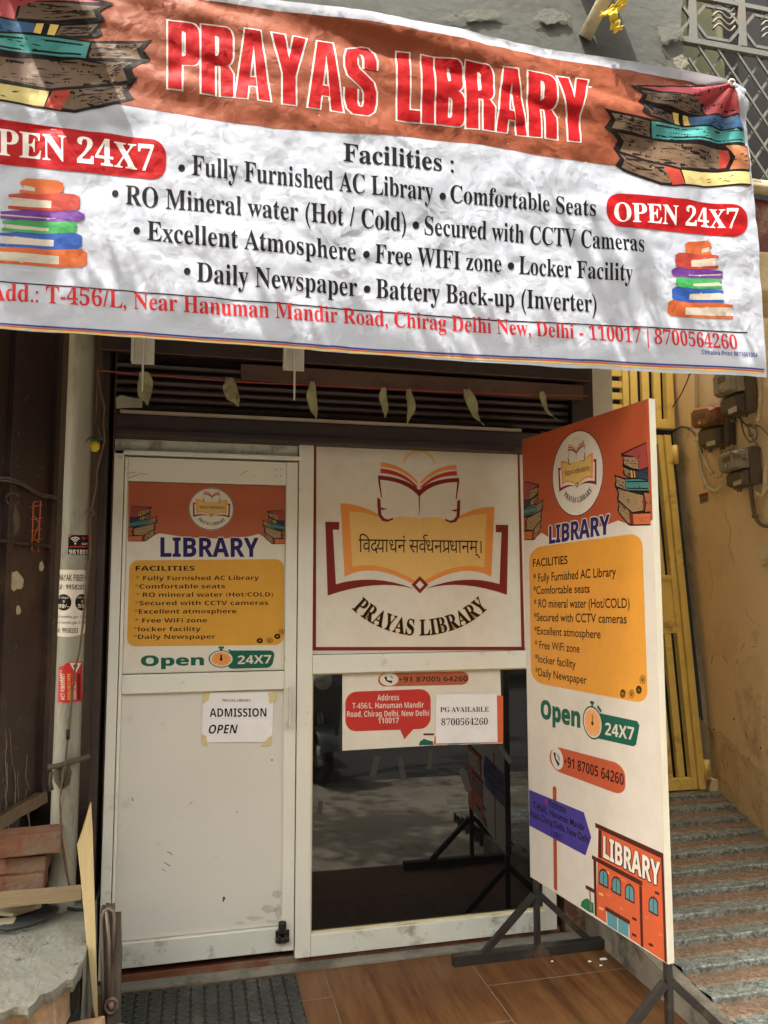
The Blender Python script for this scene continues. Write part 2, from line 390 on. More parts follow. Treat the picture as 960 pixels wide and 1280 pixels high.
# ================================================================== BUILDING
M_plaster = mat('grey cement plaster', (88, 88, 82), .92, .10, 3, .22, 30, (70, 68, 60), .34, 1.6)
M_white_pl = mat('white painted plaster', (214, 208, 192), .85, .08, 4, .2, 50, (150, 138, 116), .25, 3)
M_oldpl = mat('broken plaster', (140, 122, 98), .95, .3, 7, 1.0, 40, (92, 56, 40), .55, 5)
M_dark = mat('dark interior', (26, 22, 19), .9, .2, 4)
M_brown_wall = mat('brown back wall', (74, 58, 44), .9, .2, 4, .4, 40)
bld = thing('building', 'weathered grey cement building front with the shop opening under its projecting upper floor', 'building', (0, 0, 0))
UY = -.9
ux = pY(860, 100, UY).x
sl_t, sl_b = pY(945, 312, UY).z, pY(945, 362, UY).z
B = MB()
nx, nz = 60, 30; x0, x1, z0, z1 = -3.2, ux, sl_b, 5.2
vs = []
for j in range(nz + 1):
    for i in range(nx + 1):
        x = x0 + (x1 - x0) * i / nx; z = z0 + (z1 - z0) * j / nz
        if i == nx: x += noise.noise(Vector((0, z * 5, 2))) * .03 - .012
        vs.append((x, UY + noise.noise(Vector((x * 1.3, z * 1.6, 5))) * .008 + noise.noise(Vector((x * 5, z * 6, 9))) * .003, z))
B.add(vs, [(j * (nx + 1) + i, j * (nx + 1) + i + 1, (j + 1) * (nx + 1) + i + 1, (j + 1) * (nx + 1) + i) for j in range(nz) for i in range(nx)], M_plaster, True)
B.box(x0, ux - .02, UY + .02, UY + .22, sl_b, 5.2, M_plaster)
B.build('upper_wall', bld)
# peeled edge and crack in the plaster
G_ = G(lambda x, y: (pY(x, y, UY - .012).x, pY(x, y, UY - .012).z), lambda u, v, h: (u, UY - .012 - h, v))
M_crack = mat('crack', (70, 58, 46), .95); M_pale = mat('fresh plaster', (128, 122, 106), .95, .15, 10, .5)
def jag(pts, a, sd):
    random.seed(sd); out = []
    for (xa, ya), (xb, yb) in zip(pts, pts[1:]):
        for i in range(4): out.append((xa + (xb - xa) * i / 4 + random.uniform(-a, a), ya + (yb - ya) * i / 4 + random.uniform(-a, a)))
    return out + [pts[-1]]
G_.line(jag([(812, 51), (822, 56), (832, 66), (840, 76), (846, 70), (852, 72)], 1.2, 3), [1.0] * 6 + [2.4] * 9 + [1] * 6, M_crack)
G_.poly(jag([(842, 74), (850, 68), (858, 72), (861, 80), (856, 84), (848, 86), (842, 80)], .8, 4), M_pale, 2)
G_.build('plaster_crack', bld)
G_.line(jag([(705, 15), (712, 24), (716, 34)], 1, 5), .9, M_crack); G_.build('plaster_crack', bld)
for p_ in ([(655, 30), (668, 36), (676, 47), (690, 52)], [(520, 10), (540, 14), (556, 12)], [(800, 8), (818, 14), (830, 12)]):
    G_.line(jag(p_, 1.2, int(p_[0][0])), .7, M_crack); G_.build('plaster_crack', bld)
M_rubb = mat('rubbed plaster', (100, 99, 90), .95, .12, 14, .2, 60)
for x, y, a, b in ((690, 20, 22, 9), (838, 40, 16, 12), (600, 18, 26, 7), (560, 22, 14, 5), (835, 92, 24, 8)):
    pp = [(x + a * math.cos(t) * (1 + .5 * noise.noise(Vector((math.cos(t) * 2, math.sin(t) * 2, x)))), y + b * math.sin(t) * (1 + .6 * noise.noise(Vector((math.cos(t) * 3, math.sin(t) * 3, y + .5))))) for t in [2 * math.pi * i / 40 for i in range(40)]]
    G_.poly(pp, M_rubb, .6); G_.build('worn_plaster', bld)
B = MB(); M_slab = mat('slab edge', (176, 152, 112), .9, .15, 6, .4, 50, (120, 80, 64), .3, 4)
B.box(-3.2, ux + .2, UY + .005, 1.54, sl_b + .002, sl_t, M_slab); B.box(ux + .201, 3.9, UY + .005, -.62, sl_b + .002, sl_t, M_slab); B.build('floor_slab', bld, bevel=.01)
B = MB(); B.box(-3.2, ux + .19, UY + .03, 1.5, sl_b - .012, sl_b, M_white_pl); B.build('bounce_soffit', bld)  # white layer under the slab, added to bounce light onto the shop front
B = MB(); B.box(ux - .25, ux - .06, UY + .24, 1.52, sl_t, 8.0, M_white_pl); B.box(-3.2, ux - .26, UY + .24, UY + .4, 5.21, 8.0, M_plaster); B.build('sun_block_return', bld)  # unseen upper block, added to keep sun off the alcove; white side bounces light
P_ = pY(728, -34, UY); B = MB(); B.box(P_.x - .06, P_.x + .06, UY - .28, UY + .01, P_.z, P_.z + .08, M_plaster); B.build('support_beam', bld, bevel=.004)
P_ = pY(20, -60, UY); B = MB(); B.box(P_.x - .09, P_.x + .09, UY - .28, UY + .01, P_.z, P_.z + .08, M_plaster); B.build('support_beam', bld, bevel=.004)
B = MB(); B.box(-3.2, -.34, .14, .3, GY - .2, sl_b, M_brown_wall); B.box(-.34, 1.62, 1.6, 1.7, 0, sl_b, M_dark); B.box(-.34, 1.66, .16, .2, 0, sl_b, M_dark)
B.box(1.62, 3.9, 1.55, 1.6, GY, 2.6, M_white_pl); B.build('back_wall', bld)
B = MB(); B.box(1.66, 1.97, -.005, 1.0, .62, sl_b, M_white_pl); B.build('pillar', bld, bevel=.012)
B = MB(); B.box(1.64, 1.79, -.03, .2, 0, .62, M_oldpl); B.box(1.79, 1.97, .02, 1.0, 0, .62, mat('recess shade plaster', (60, 52, 44), .95, .3, 5, .6, 40)); rough_up(B.build('pillar_base', bld), .006, 14, 5, 3)  # second block is near-dark: shade of the recess put into its colour
# window opening, maroon dado and sill beside the grille
M_maroon = mat('maroon paint', (98, 46, 38), .8, .2, 5, .3, 50, (150, 120, 96), .25, 5)
wz = pY(930, 232, UY).z
B = MB(); B.box(ux + .01, 4.2, UY + .03, UY + .2, sl_t + .003, wz - .03, M_maroon); B.build('dado', bld)
M_sill = mat('beige sill', (182, 168, 132), .8, .12, 6, .3, 50)
B = MB(); B.tube([(ux - .2, UY - .005, wz), (4.2, UY - .005, wz)], .026, M_sill, 12); B.build('sill_pipe', bld)
M_recess = mat('recess wall', (110, 108, 78), .9, .2, 3)
B = MB(); B.box(ux - .3, ux + .34, -.68, -.64, wz - .05, 4.15, M_recess); B.box(ux + .34, 4.2, -.66, -.62, wz - .05, 4.15, M_dark); B.box(ux - .3, 4.2, UY + .05, -.62, wz - .06, wz - .03, M_recess); B.build('window_recess', bld)

# ---------- window grille
def grille():
    t = thing('window_grille', 'white painted metal window grille with diagonal lattice and wavy scrolls', 'grille', (ux, UY, wz))
    M = mat('white grille paint', (104, 103, 96), .55, .1, 12, .1, 60, (120, 100, 80), .3, 8)
    q = lambda x, y: pY(x, y, UY + .01)
    fr = MB()
    for a, b in (((864, 0), (874, 55)), ((925, 0), (932, 60)),): 
        A, Bq = q(*a), q(*b); fr.bar((A.x, A.y, 5.0), (A.x, A.y, Bq.z), .03, .02, M)
    zr = (q(868, 56).z + q(955, 66).z) / 2; zt = q(930, 8).z
    fr.bar((ux - .02, UY + .01, zr), (4.1, UY + .01, zr), .022, .022, M); fr.bar((ux - .02, UY + .01, zt), (4.1, UY + .01, zt), .018, .018, M)
    fr.bar((ux + .02, UY + .012, wz + .01), (4.1, UY + .012, wz + .01), .02, .02, M)
    fr.build('frame', t)
    la = MB(); st = .088; xs = ux - .5; h = zr - wz
    while xs < 4.1:
        for sgn in (1, -1):
            a = Vector((xs, UY + .012 + .006 * sgn, wz)); b = Vector((xs + sgn * h * .75, UY + .012 + .006 * sgn, zr))
            def clipx(p, r_):
                d = r_ - p
                return p + d * ((ux + .01 - p.x) / d.x) if p.x < ux + .01 else p
            if max(a.x, b.x) > ux + .03: la.bar(clipx(a, b), clipx(b, a), .009, .006, M, Vector((0, 1, 0)))
        xs += st
    la.build('lattice', t)
    sc = MB(); x0 = q(864, 0).x; pw = q(925, 0).x - x0
    for k in range(-1, 6):
        xa = x0 + pw * k
        c = .1
        for sg, zz in ((1, zr), (-1, zt)):
            if xa + pw > ux:
                pts = [(max(xa, ux), UY + .01, zz + sg * c), (xa + c * .6, UY + .01, zz + sg * c * .3), (xa + pw - c * .6, UY + .01, zz + sg * c * .3), (xa + pw, UY + .01, zz + sg * c)]
                for a, b in zip(pts, pts[1:]):
                    if b[0] > a[0]: sc.bar(a, b, .012, .008, M, Vector((0, 1, 0)))
        for j in range(5):
            z = zr + .07 + j * .026; xm = xa + pw * .42
            pts = [(xm + .10 * u + .0 * j, UY + .01, z + .018 * math.sin(u * 6.28) + u * .03) for u in [i / 10 for i in range(11)]]
            if pts[0][0] > ux + .01: sc.tube(pts, .005, M, 5)
    sc.build('scroll', t)
grille()

# ---------- flag pole stub with yellow cloth
def rod():
    t = thing('wall_rod', 'short beige metal rod sticking out of the grey wall with dried paint', 'rod', tuple(pY(735, 45, UY)))
    M = mat('beige rod', (190, 176, 146), .6, .12, 9, .2, 50, (130, 104, 76), .3, 6)
    a = pY(731, 47, UY - .005); d = Vector((.105, -.20, .26)); b = a + d * 1.6
    B = MB(); B.tube([a, b], .026, M, 14); B.build('rod', t)
    B = MB(); B.bar(a + d * 1.35 + Vector((-.12, 0, 0)), a + d * 1.35 + Vector((.3, -.01, .01)), .03, .05, M); B.build('shadow_crosspiece', t, bevel=.004)  # unseen bar, added to throw a wide shadow band on the wall
    y = thing('yellow_cloth', 'torn yellow plastic strip tied round the rod', 'ribbon', tuple(a + d * .8)); MY = mat('yellow plastic', (228, 196, 60), .45, .18, 8, .3, 30)
    c = pY(766, 12, UY - .14)
    B = MB()
    def ribbon(pts, wd, seed):
        n = 14; vs = []
        for i in range(n + 1):
            t_ = i / n * (len(pts) - 1); k = min(int(t_), len(pts) - 2); p = Vector(pts[k]).lerp(Vector(pts[k + 1]), t_ - k)
            wv = noise.noise_vector(Vector((i * .5, seed, 0))) * .012
            for s_ in (-1, -.3, .3, 1): vs.append(p + Vector((s_ * wd * .5 * (1 + .4 * noise.noise(Vector((i * .7, seed, 3)))), wv.y + .008 * math.cos(s_ * 3 + i), s_ * wd * .25)) + wv)
        B.add(vs, [(i * 4 + j, i * 4 + j + 1, i * 4 + j + 5, i * 4 + j + 4) for i in range(n) for j in range(3)], MY, True)
    P = lambda x, y: tuple(pY(x, y, UY - .15))
    ribbon([P(756, 18), P(766, 8), P(778, 3), P(786, -4)], .05, 1); ribbon([P(768, 10), P(766, 22), P(770, 34), P(774, 38)], .034, 2); ribbon([P(757, 14), P(764, 16), P(776, 10)], .045, 6)
    o = B.build('knotted_strip', y); md = o.modifiers.new('t', 'SOLIDIFY'); md.thickness = .002
rod()

# ================================================================== LEFT: brown metal panel, pipe
p0 = pY(94, 733, -.0); pd = Vector((ray(508, 733).x, ray(508, 733).y, 0)).normalized()
M_rust = mat('brown metal sheet', (44, 26, 18), .55, .35, 2.2, .3, 30, (68, 50, 36), .25, 2.4)
M_rust2 = mat('brown metal edge', (92, 74, 54), .7, .25, 8, .5, 50)
pn = Vector((pd.y, -pd.x, 0))
if pn.dot(CAM - p0) < 0: pn = -pn
def onp(x, y): return pPl(x, y, p0, pn)
sh = thing('metal_panel_door', 'dark brown rusty sheet metal door with scratches and orange scribble left of the pipe', 'metal door', tuple(p0))
zb = (onp(50, 999).z + onp(0, 1028).z) / 2; zj = onp(80, 686).z
def panel(B, s0, s1, z0, z1, th, m):
    a = p0 - pd * s0; b = p0 - pd * s1
    B.hexa([a + Vector((0, 0, z0 - a.z)), b + Vector((0, 0, z0 - b.z)), b - pn * .04 + Vector((0, 0, z0 - b.z)), a - pn * .04 + Vector((0, 0, z0 - a.z))], [a + Vector((0, 0, z1 - a.z)), b + Vector((0, 0, z1 - b.z)), b - pn * .04 + Vector((0, 0, z1 - b.z)), a - pn * .04 + Vector((0, 0, z1 - a.z))], m)
def sp(x): return (p0 - onp(x, 700)).dot(pd)
S0 = sp(61)
B = MB(); panel(B, S0, .86, zb + .03, zj, 0, M_rust); B.build('lower_sheet', sh, bevel=.004)
B = MB(); panel(B, S0, .86, zj + .008, sl_b - .03, 0, M_rust); B.build('upper_sheet', sh, bevel=.004)
B = MB(); e = p0 + pn * .012
for s_ in (S0 + .012, sp(4)):
    a = p0 - pd * s_ + pn * .008; B.bar((a.x, a.y, zb + .02), (a.x, a.y, sl_b - .03), .035, .03, M_rust, pn)
a, b = p0 - pd * S0 + pn * .012, p0 - pd * .86 + pn * .012
B.bar((a.x, a.y, zj + .002), (b.x, b.y, zj + .002), .02, .012, M_rust)
B.build('stile', sh, bevel=.003)
B = MB(); B.bar((a.x, a.y, zb + .012), (b.x, b.y, zb + .012), .03, .045, M_rust2); rough_up(B.build('bottom_lip', sh), .005, 18, 14, 2)
Gp = G(lambda x, y: ((p0 - onp(x, y)).dot(pd), onp(x, y).z), lambda u, v, h: p0 - pd * u + pn * (.002 + h) + Vector((0, 0, v - p0.z)), eps=.0005)
M_or = mat('orange scribble', (176, 92, 52), .7); M_scr = mat('scratch', (140, 122, 98), .8); M_flk = mat('bare flake', (168, 154, 122), .9, .2, 20)
Gp.line([(41, 628), (50, 626), (47, 690), (39, 688), (41, 628)], 1.6, M_or); Gp.line([(42, 645), (48, 655), (41, 672), (48, 680)], 1.2, M_or, 2)
for yy in (634, 650, 664, 676): Gp.line([(37, yy), (52, yy - 3)], .9, M_or, 3)
random.seed(11)
def blob(G0, cx, cy, rx, ry, m, sd, layer=1):
    G0.poly([(cx + rx * math.cos(a) * (1 + .55 * noise.noise(Vector((math.cos(a) * 2, math.sin(a) * 2, sd)))), cy + ry * math.sin(a) * (1 + .55 * noise.noise(Vector((math.cos(a) * 2.3, math.sin(a) * 2.3, sd + 5))))) for a in [2 * math.pi * i / 26 for i in range(26)]], m, layer)
blob(Gp, 15, 725, 14, 12, M_flk, 1); blob(Gp, 51, 708, 3, 6, M_flk, 2); blob(Gp, 22, 763, 3, 6, M_flk, 3); blob(Gp, 3, 765, 2, 4, M_flk, 4); blob(Gp, 2, 702, 1.5, 8, M_or, 5)
for k in range(13):
    x = random.uniform(2, 34); y = random.uniform(905, 1000); Gp.line([(x, y), (x + random.uniform(-3, 3), y + random.uniform(10, 40)), (x + random.uniform(-5, 5), y + random.uniform(40, 55))], .6, M_scr)
for k in range(16):
    x = random.uniform(2, 80); y = random.uniform(440, 960); Gp.line([(x, y), (x + random.uniform(-6, 6), y + random.uniform(-8, 8))], .5, M_scr)
Gp.build('scratched_marking', sh)
B = MB()
pts = [onp(*q) + pn * (.018 + .012 * math.sin(i)) for i, q in enumerate([(-12, 597), (0, 598), (14, 602), (24, 606), (36, 611), (48, 617), (56, 619), (62, 621), (67, 622)])]
MC = mat('old grey rope', (78, 64, 48), .9, .2, 30, .4)
B.tube(pts, .0048, MC, 8); B.tube([p + Vector((.004, 0, -.009)) for p in pts], .0035, MC, 6)
tag(B.build('rope', loc=tuple(pts[3])), 'dusty rope strung across the brown metal door', 'rope')
B = MB(); q = onp(10, 625) + pn * .02
B.tube([onp(8 + 8 * math.cos(a), 624 + 8 * math.sin(a)) + pn * .02 for a in [i * .6 for i in range(11)]], .004, MC, 6)
B.tube([onp(12, 632) + pn * .015, onp(10, 645) + pn * .02, onp(12, 660) + pn * .02, onp(10, 672) + pn * .015], [.006, .018, .014, .003], MC, 8)
tag(B.build('twisted_cloth', loc=tuple(q)), 'limp grey rag hanging from the rope on the brown metal door', 'rag')

# ---------- drain pipe
M_pipe = mat('grey plastic pipe', (152, 147, 131), .55, .12, 3, .15, 30, (112, 102, 84), .35, 2.2, stretch=(3, 3, .8))
PYY = -.09
pt, pb = pY(103, 430, PYY), pY(77, 1112, PYY)
pr = ((pY(117, 560, PYY) - pY(84, 560, PYY)).length) / 2
pv = (pb - pt)
pipe = thing('drain_pipe', 'grey upright drain pipe covered with stickers beside the white door', 'pipe', tuple(pb))
B = MB(); n = 24; pts = [pt - pv * .75 + pv * 1.85 * i / n for i in range(n + 1)]
B.tube(pts, pr, M_pipe, 28); B.build('pipe', pipe)
B = MB(); q = lambda x, y: pY(x, y, PYY - pr - .012)
M_iron = mat('rusty iron', (88, 74, 60), .8, .3, 14, .5, 60)
B.tube([q(40, 962), q(75, 957), q(112, 945)], .011, M_iron, 8); B.build('clamp', pipe)
B = MB(); B.tube([q(70, 962), q(72, 975), q(78, 985), q(84, 978), q(86, 965), q(82, 958)], .012, M_iron, 8); B.tube([q(64, 965), q(63, 978), q(65, 988)], .008, M_iron, 6); rough_up(B.build('wire_knot', pipe), .006, 40, 0, 4)
pax = -pv.normalized()
def pipe_tf(x, y):
    """pixel -> (angle arc length, height) on the pipe's front"""
    d = ray(x, y); best = None
    a = pb; u = pax; w0 = CAM - a
    dd = d - u * d.dot(u); ww = w0 - u * w0.dot(u)
    A = dd.dot(dd); Bq = 2 * dd.dot(ww); Cq = ww.dot(ww) - pr * pr; D = Bq * Bq - 4 * A * Cq
    if D < 0: D = 0
    t = (-Bq - math.sqrt(D)) / (2 * A); P = CAM + d * t - a; h = P.dot(u); r_ = P - u * h
    return (math.atan2(r_.x, -r_.y) * pr, h)
ex = (Vector((1, 0, 0)) - pax * pax.x).normalized(); ey = pax.cross(ex)
if ey.y > 0: ey = -ey
def pipe_map(u, v, h):
    a = u / pr; return pb + pax * v + (ex * math.sin(a) + ey * math.cos(a)) * (pr + .0008 + h)
W_ = ink('white paper', (226, 214, 194)); K_ = ink('black', (20, 17, 16)); RD = ink('red', (204, 44, 44)); YL = ink('yellow', (232, 190, 60))
st = thing('sticker', 'dark square wifi sticker on the grey pipe', 'sticker', tuple(pY(98, 682, PYY - pr)))
Gs = G(pipe_tf, pipe_map, .006, .0004)
Gs.poly([(86, 669), (110, 669), (110, 694), (85, 693)], K_, 1)
Gs.line([(86, 671), (90, 669)], 1.6, RD, 2)
for r_ in (3, 5.2, 7.4): Gs.line([(94 + r_ * math.cos(a), 679 + r_ * math.sin(a) * 1.0) for a in [R(225 + 9 * i) for i in range(11)]], 1.2, W_, 2)
Gs.ell(94, 679.5, 1.3, 1.3, W_, 2, 10)
Gs.text('WiFi', 'sans', (102, 675), (109.5, 675), 4, RD, 2); Gs.text('call', 'sans', (102, 681), (109, 681), 3, W_, 2); Gs.line([(87, 683.5), (109, 683.5)], 1.4, RD, 2)
Gs.text('9818970', 'sans', (86.5, 692.4), (109.5, 693), 5.5, W_, 2); Gs.build('printed_sheet', st)
st = thing('paper_notice', 'cream paper broadband notice with two black circles wrapped round the pipe', 'notice', tuple(pY(90, 750, PYY - pr)))
Gs = G(pipe_tf, pipe_map, .006, .0004)
Gs.poly([(71.5, 712), (110, 713), (107, 790), (90, 796), (67.5, 795)], W_, 1)
Gs.text('VINAYAK FIBER NET', 'plain', (72, 726), (111, 726.5), 8, K_, 2, .012); Gs.text('Cell : 9958283796', 'plain', (72, 736.5), (110, 737), 6, K_, 2, .01)
Gs.ell(80, 753, 9.3, 10.3, K_, 2); Gs.ell(101.5, 753, 7.6, 10.3, K_, 2)
Gs.text('30 mbps', 'plain', (74, 748), (86, 748), 2.6, W_, 3); Gs.text('@', 'plain', (79, 752.5), (81.5, 752.5), 2.4, W_, 3); Gs.text('499/-', 'sans', (73, 760), (86.5, 760), 5, W_, 3)
Gs.text('100 mbps', 'plain', (96.5, 748), (107, 748), 2.6, W_, 3); Gs.text('@', 'plain', (101, 752.5), (103.5, 752.5), 2.4, W_, 3); Gs.text('599/-', 'sans', (97, 760), (108, 760), 5, W_, 3)
Gs.text('pay 4 months get 1 month', 'plain', (70.5, 772), (108, 772), 3.4, K_, 2); Gs.text('pay 6 months get 2 months', 'plain', (70, 779), (107, 779), 3.4, K_, 2); Gs.text('Cell : 9958283', 'plain', (69, 790), (97, 791), 6, K_, 2, .01)
Gs.build('printed_sheet', st)
st = thing('sticker', 'red and yellow internet sticker low on the grey pipe', 'sticker', tuple(pY(88, 852, PYY - pr)))
Gs = G(pipe_tf, pipe_map, .006, .0004)
Gs.poly([(74, 833), (78, 833), (87, 827), (102, 827), (102, 876), (72.5, 878)], RD, 1)
Gs.poly([(87, 828.5), (101, 828.5), (94, 842)], W_, 2); Gs.poly([(91, 831), (97, 831), (94, 838)], K_, 3); Gs.rect(96, 842, 100, 875, ink('dark red', (120, 30, 30)), 2)
def vtext(g, s, style, x, y0, y1, h, m, off=0):
    V, T = text_tris(s, style, off); a = min(v[0] for v in V); b = max(v[0] for v in V); c = cap(style, off)
    g.items.append(([g.tf(x - h * (v[1] / c), y0 + (y1 - y0) * (v[0] - a) / (b - a)) for v in V][:], T, m, 2))
vtext(Gs, 'ACT FIBERNET', 'sans', 81, 875, 842, 4.6, W_); vtext(Gs, 'AVAILABLE HERE', 'sans', 88, 875, 842, 3.8, YL); vtext(Gs, 'CONTACT', 'sans', 95, 874, 852, 3.2, W_)
for k in range(5): Gs.line([(75, 838 + k * 3), (77.4, 839 + k * 3)], .8, W_, 2)
Gs.build('printed_sheet', st)
# cables along the pipe
MW = mat('brown cable', (104, 84, 64), .7, .2, 20)
B = MB(); q = lambda x, y, d=.0: pY(x, y, PYY - pr * .6 - d)
B.tube([q(*p) for p in ((122, 455), (123, 470), (126, 490), (131, 510), (129, 530), (131, 550), (126, 570), (121, 590), (121, 606), (116, 630), (113, 650), (113, 690), (110, 720), (106, 760), (104, 780))], .0042, MW, 6)
B.tube([q(122, 455), q(121, 500), q(120, 530), q(124, 540), q(129, 550)], .0025, MW, 6)
B.tube([q(*p, .05) for p in ((110, 700), (107, 745), (103, 785), (99, 815), (94, 835), (90, 870), (87, 905), (85, 920), (82, 950), (78, 975), (75, 1000), (76, 1030), (79, 1060), (83, 1090), (88, 1112))], .0042, MW, 6)
B.tube([q(*p, .05) for p in ((82, 950), (77, 985), (75, 1020), (80, 1055), (86, 1080), (87, 1112))], .003, mat('pale cable', (176, 150, 116), .7), 6)
B.tube([q(113 + 5 * math.cos(a), 641 + 4 * math.sin(a), .01) for a in [i * .7 for i in range(18)]], .003, MW, 6)
B.tube([q(85, 912, .052), q(85, 924, .052)], .007, mat('black tape', (28, 26, 24), .5), 8)
tag(B.build('cable', loc=tuple(q(100, 780))), 'thin brown cables tied along the grey pipe', 'cable')
lm = thing('lemon_charm', 'small yellow lemon with green chillies hanging on a thread by the pipe', 'charm', tuple(pY(118, 555, -.19)))
B = MB(); c = pY(118.5, 558, -.2); MLm = mat('lemon skin', (206, 186, 40), .45, .12, 20, .3, 80); MGr = mat('green chilli', (58, 84, 34), .45, .2, 12)
bm = []; n1, n2 = 10, 14
vs = [(c.x + .019 * math.sin(math.pi * i / n1) * math.cos(2 * math.pi * j / n2), c.y + .019 * math.sin(math.pi * i / n1) * math.sin(2 * math.pi * j / n2), c.z + .022 * math.cos(math.pi * i / n1)) for i in range(n1 + 1) for j in range(n2)]
B.add(vs, [(i * n2 + j, i * n2 + (j + 1) % n2, (i + 1) * n2 + (j + 1) % n2, (i + 1) * n2 + j) for i in range(n1) for j in range(n2)], MLm, True); B.build('lemon', lm)
B = MB()
for k in range(6):
    a = k * 1.05; B.tube([(c.x, c.y, c.z + .028), (c.x + .02 * math.cos(a), c.y - .012 + .01 * math.sin(a), c.z + .03 + .006 * math.sin(2 * a)), (c.x + .036 * math.cos(a), c.y - .014 + .02 * math.sin(a), c.z + .02 - .012 * (k % 2))], [.005, .0045, .001], MGr, 6)
B.build('chilli', lm)
B = MB(); B.tube([(c.x, c.y, c.z + .02), (c.x + .003, c.y, c.z + .1), tuple(pY(121, 520, -.17))], .0014, K_, 5); B.build('thread', lm)

# ================================================================== SHUTTER
M_sh = mat('dark brown shutter paint', (42, 25, 18), .5, .25, 5, .35, 40, (58, 38, 28), .2, 3.5, stretch=(.5, 1, 1))
M_sh2 = mat('lighter brown shutter paint', (84, 58, 44), .6, .25, 4, .3, 40, (70, 46, 34), .4, 3)
shut = thing('rolling_shutter', 'dark brown rolling shutter half rolled up above the white door', 'shutter', (.6, -.05, 2.14))
SY = -.055; zb_ = pY(145, 549, SY).z + .014; zt_ = pY(145, 512, SY).z
xl, xr = pY(144, 540, SY).x, pY(720, 500, SY).x
B = MB(); B.box(xl, xr, SY - .03, SY + .03, zb_, zt_ - .02, M_sh); B.box(xl, xr, SY - .05, SY + .035, zb_ - .006, zb_ + .022, M_sh); B.build('bottom_bar', shut, bevel=.006)
B = MB(); B.box(xl + .02, xr - .3, SY - .045, SY + .02, zt_ - .02, zt_ - .008, mat('grey dusty lip', (150, 138, 122), .8, .2, 8)); B.build('lip', shut)
zs = zt_; ztop = pY(480, 470, SY).z
prof = []; nsl = 6; hh = (ztop - zs) / nsl
for k in range(nsl):
    for u, d in ((0, .0), (.08, -.012), (.2, -.02), (.5, -.026), (.8, -.02), (.92, -.012)): prof.append((zs + hh * (k + u), SY + .02 + d * (1 + .2 * (k % 2))))
prof.append((ztop, SY + .02)); prof.append((sl_b, SY + .025))
vs = [(x, y, z) for z, y in prof for x in (xl, xr)]
B = MB(); B.add(vs, [(i * 2, i * 2 + 1, i * 2 + 3, i * 2 + 2) for i in range(len(prof) - 1)], M_sh); B.build('slat_curtain', shut)
B = MB(); zh = pY(480, 487, SY - .05).z
B.box(xl + .5, xr, SY - .075, SY - .045, zh - .0, zh + .07, M_sh2); B.box(xl - .06, xr + .03, SY - .09, SY - .05, zh + .085, sl_b - .002, M_sh); B.build('header_board', shut, bevel=.004)
for a, b in ((pY(121, 800, -.09).x - .012, -.352),):
    B = MB(); B.box(a, b, -.10, .1, 0, sl_b - .003, M_sh); B.build('guide', shut, bevel=.004)
B = MB(); B.box(1.665, 1.80, -.09, -.012, .62, 2.26, M_sh); B.box(1.70, 1.81, -.10, -.012, 2.262, sl_b - .003, M_sh); B.build('guide', shut, bevel=.004)
B = MB(); 
q = lambda x, y: pY(130 + x / 3.556, 420 + y / 3.556, SY - .06)
pz = [(52, 275), (75, 262), (130, 275), (172, 280), (170, 318), (110, 318), (55, 322)]
B.hexa([q(*p) for p in pz], [q(*p) + Vector((0, .004, 0)) for p in pz], mat('grey cardboard', (150, 140, 124), .9, .15, 12)); B.build('torn_strip', shut)
# brackets under the slab
for x, y0, y1, yr in ((178.5, 430, 456, 489), (366.5, 440, 464, 500)):
    P = pY(x, y1, -.35); t = thing('sign_bracket', 'white plate with a thin rod hanging above the %s' % ('left side of the white door' if x < 200 else 'gap between door and logo sign'), 'bracket', (P.x, -.35, P.z))
    Mw = mat('white metal', (190, 186, 174), .5, .08, 10)
    B = MB(); B.box(P.x - .042, P.x + .042, -.365, -.35, P.z, sl_b - .002, Mw); B.box(P.x - .042, P.x - .030, -.385, -.365, P.z + .005, sl_b - .002, Mw); B.build('plate', t, bevel=.003)
    B = MB(); B.tube([(P.x + .002, -.378, sl_b - .002), (P.x + .002, -.378, pY(x, yr, -.378).z)], .004, Mw, 8); B.build('rod', t)
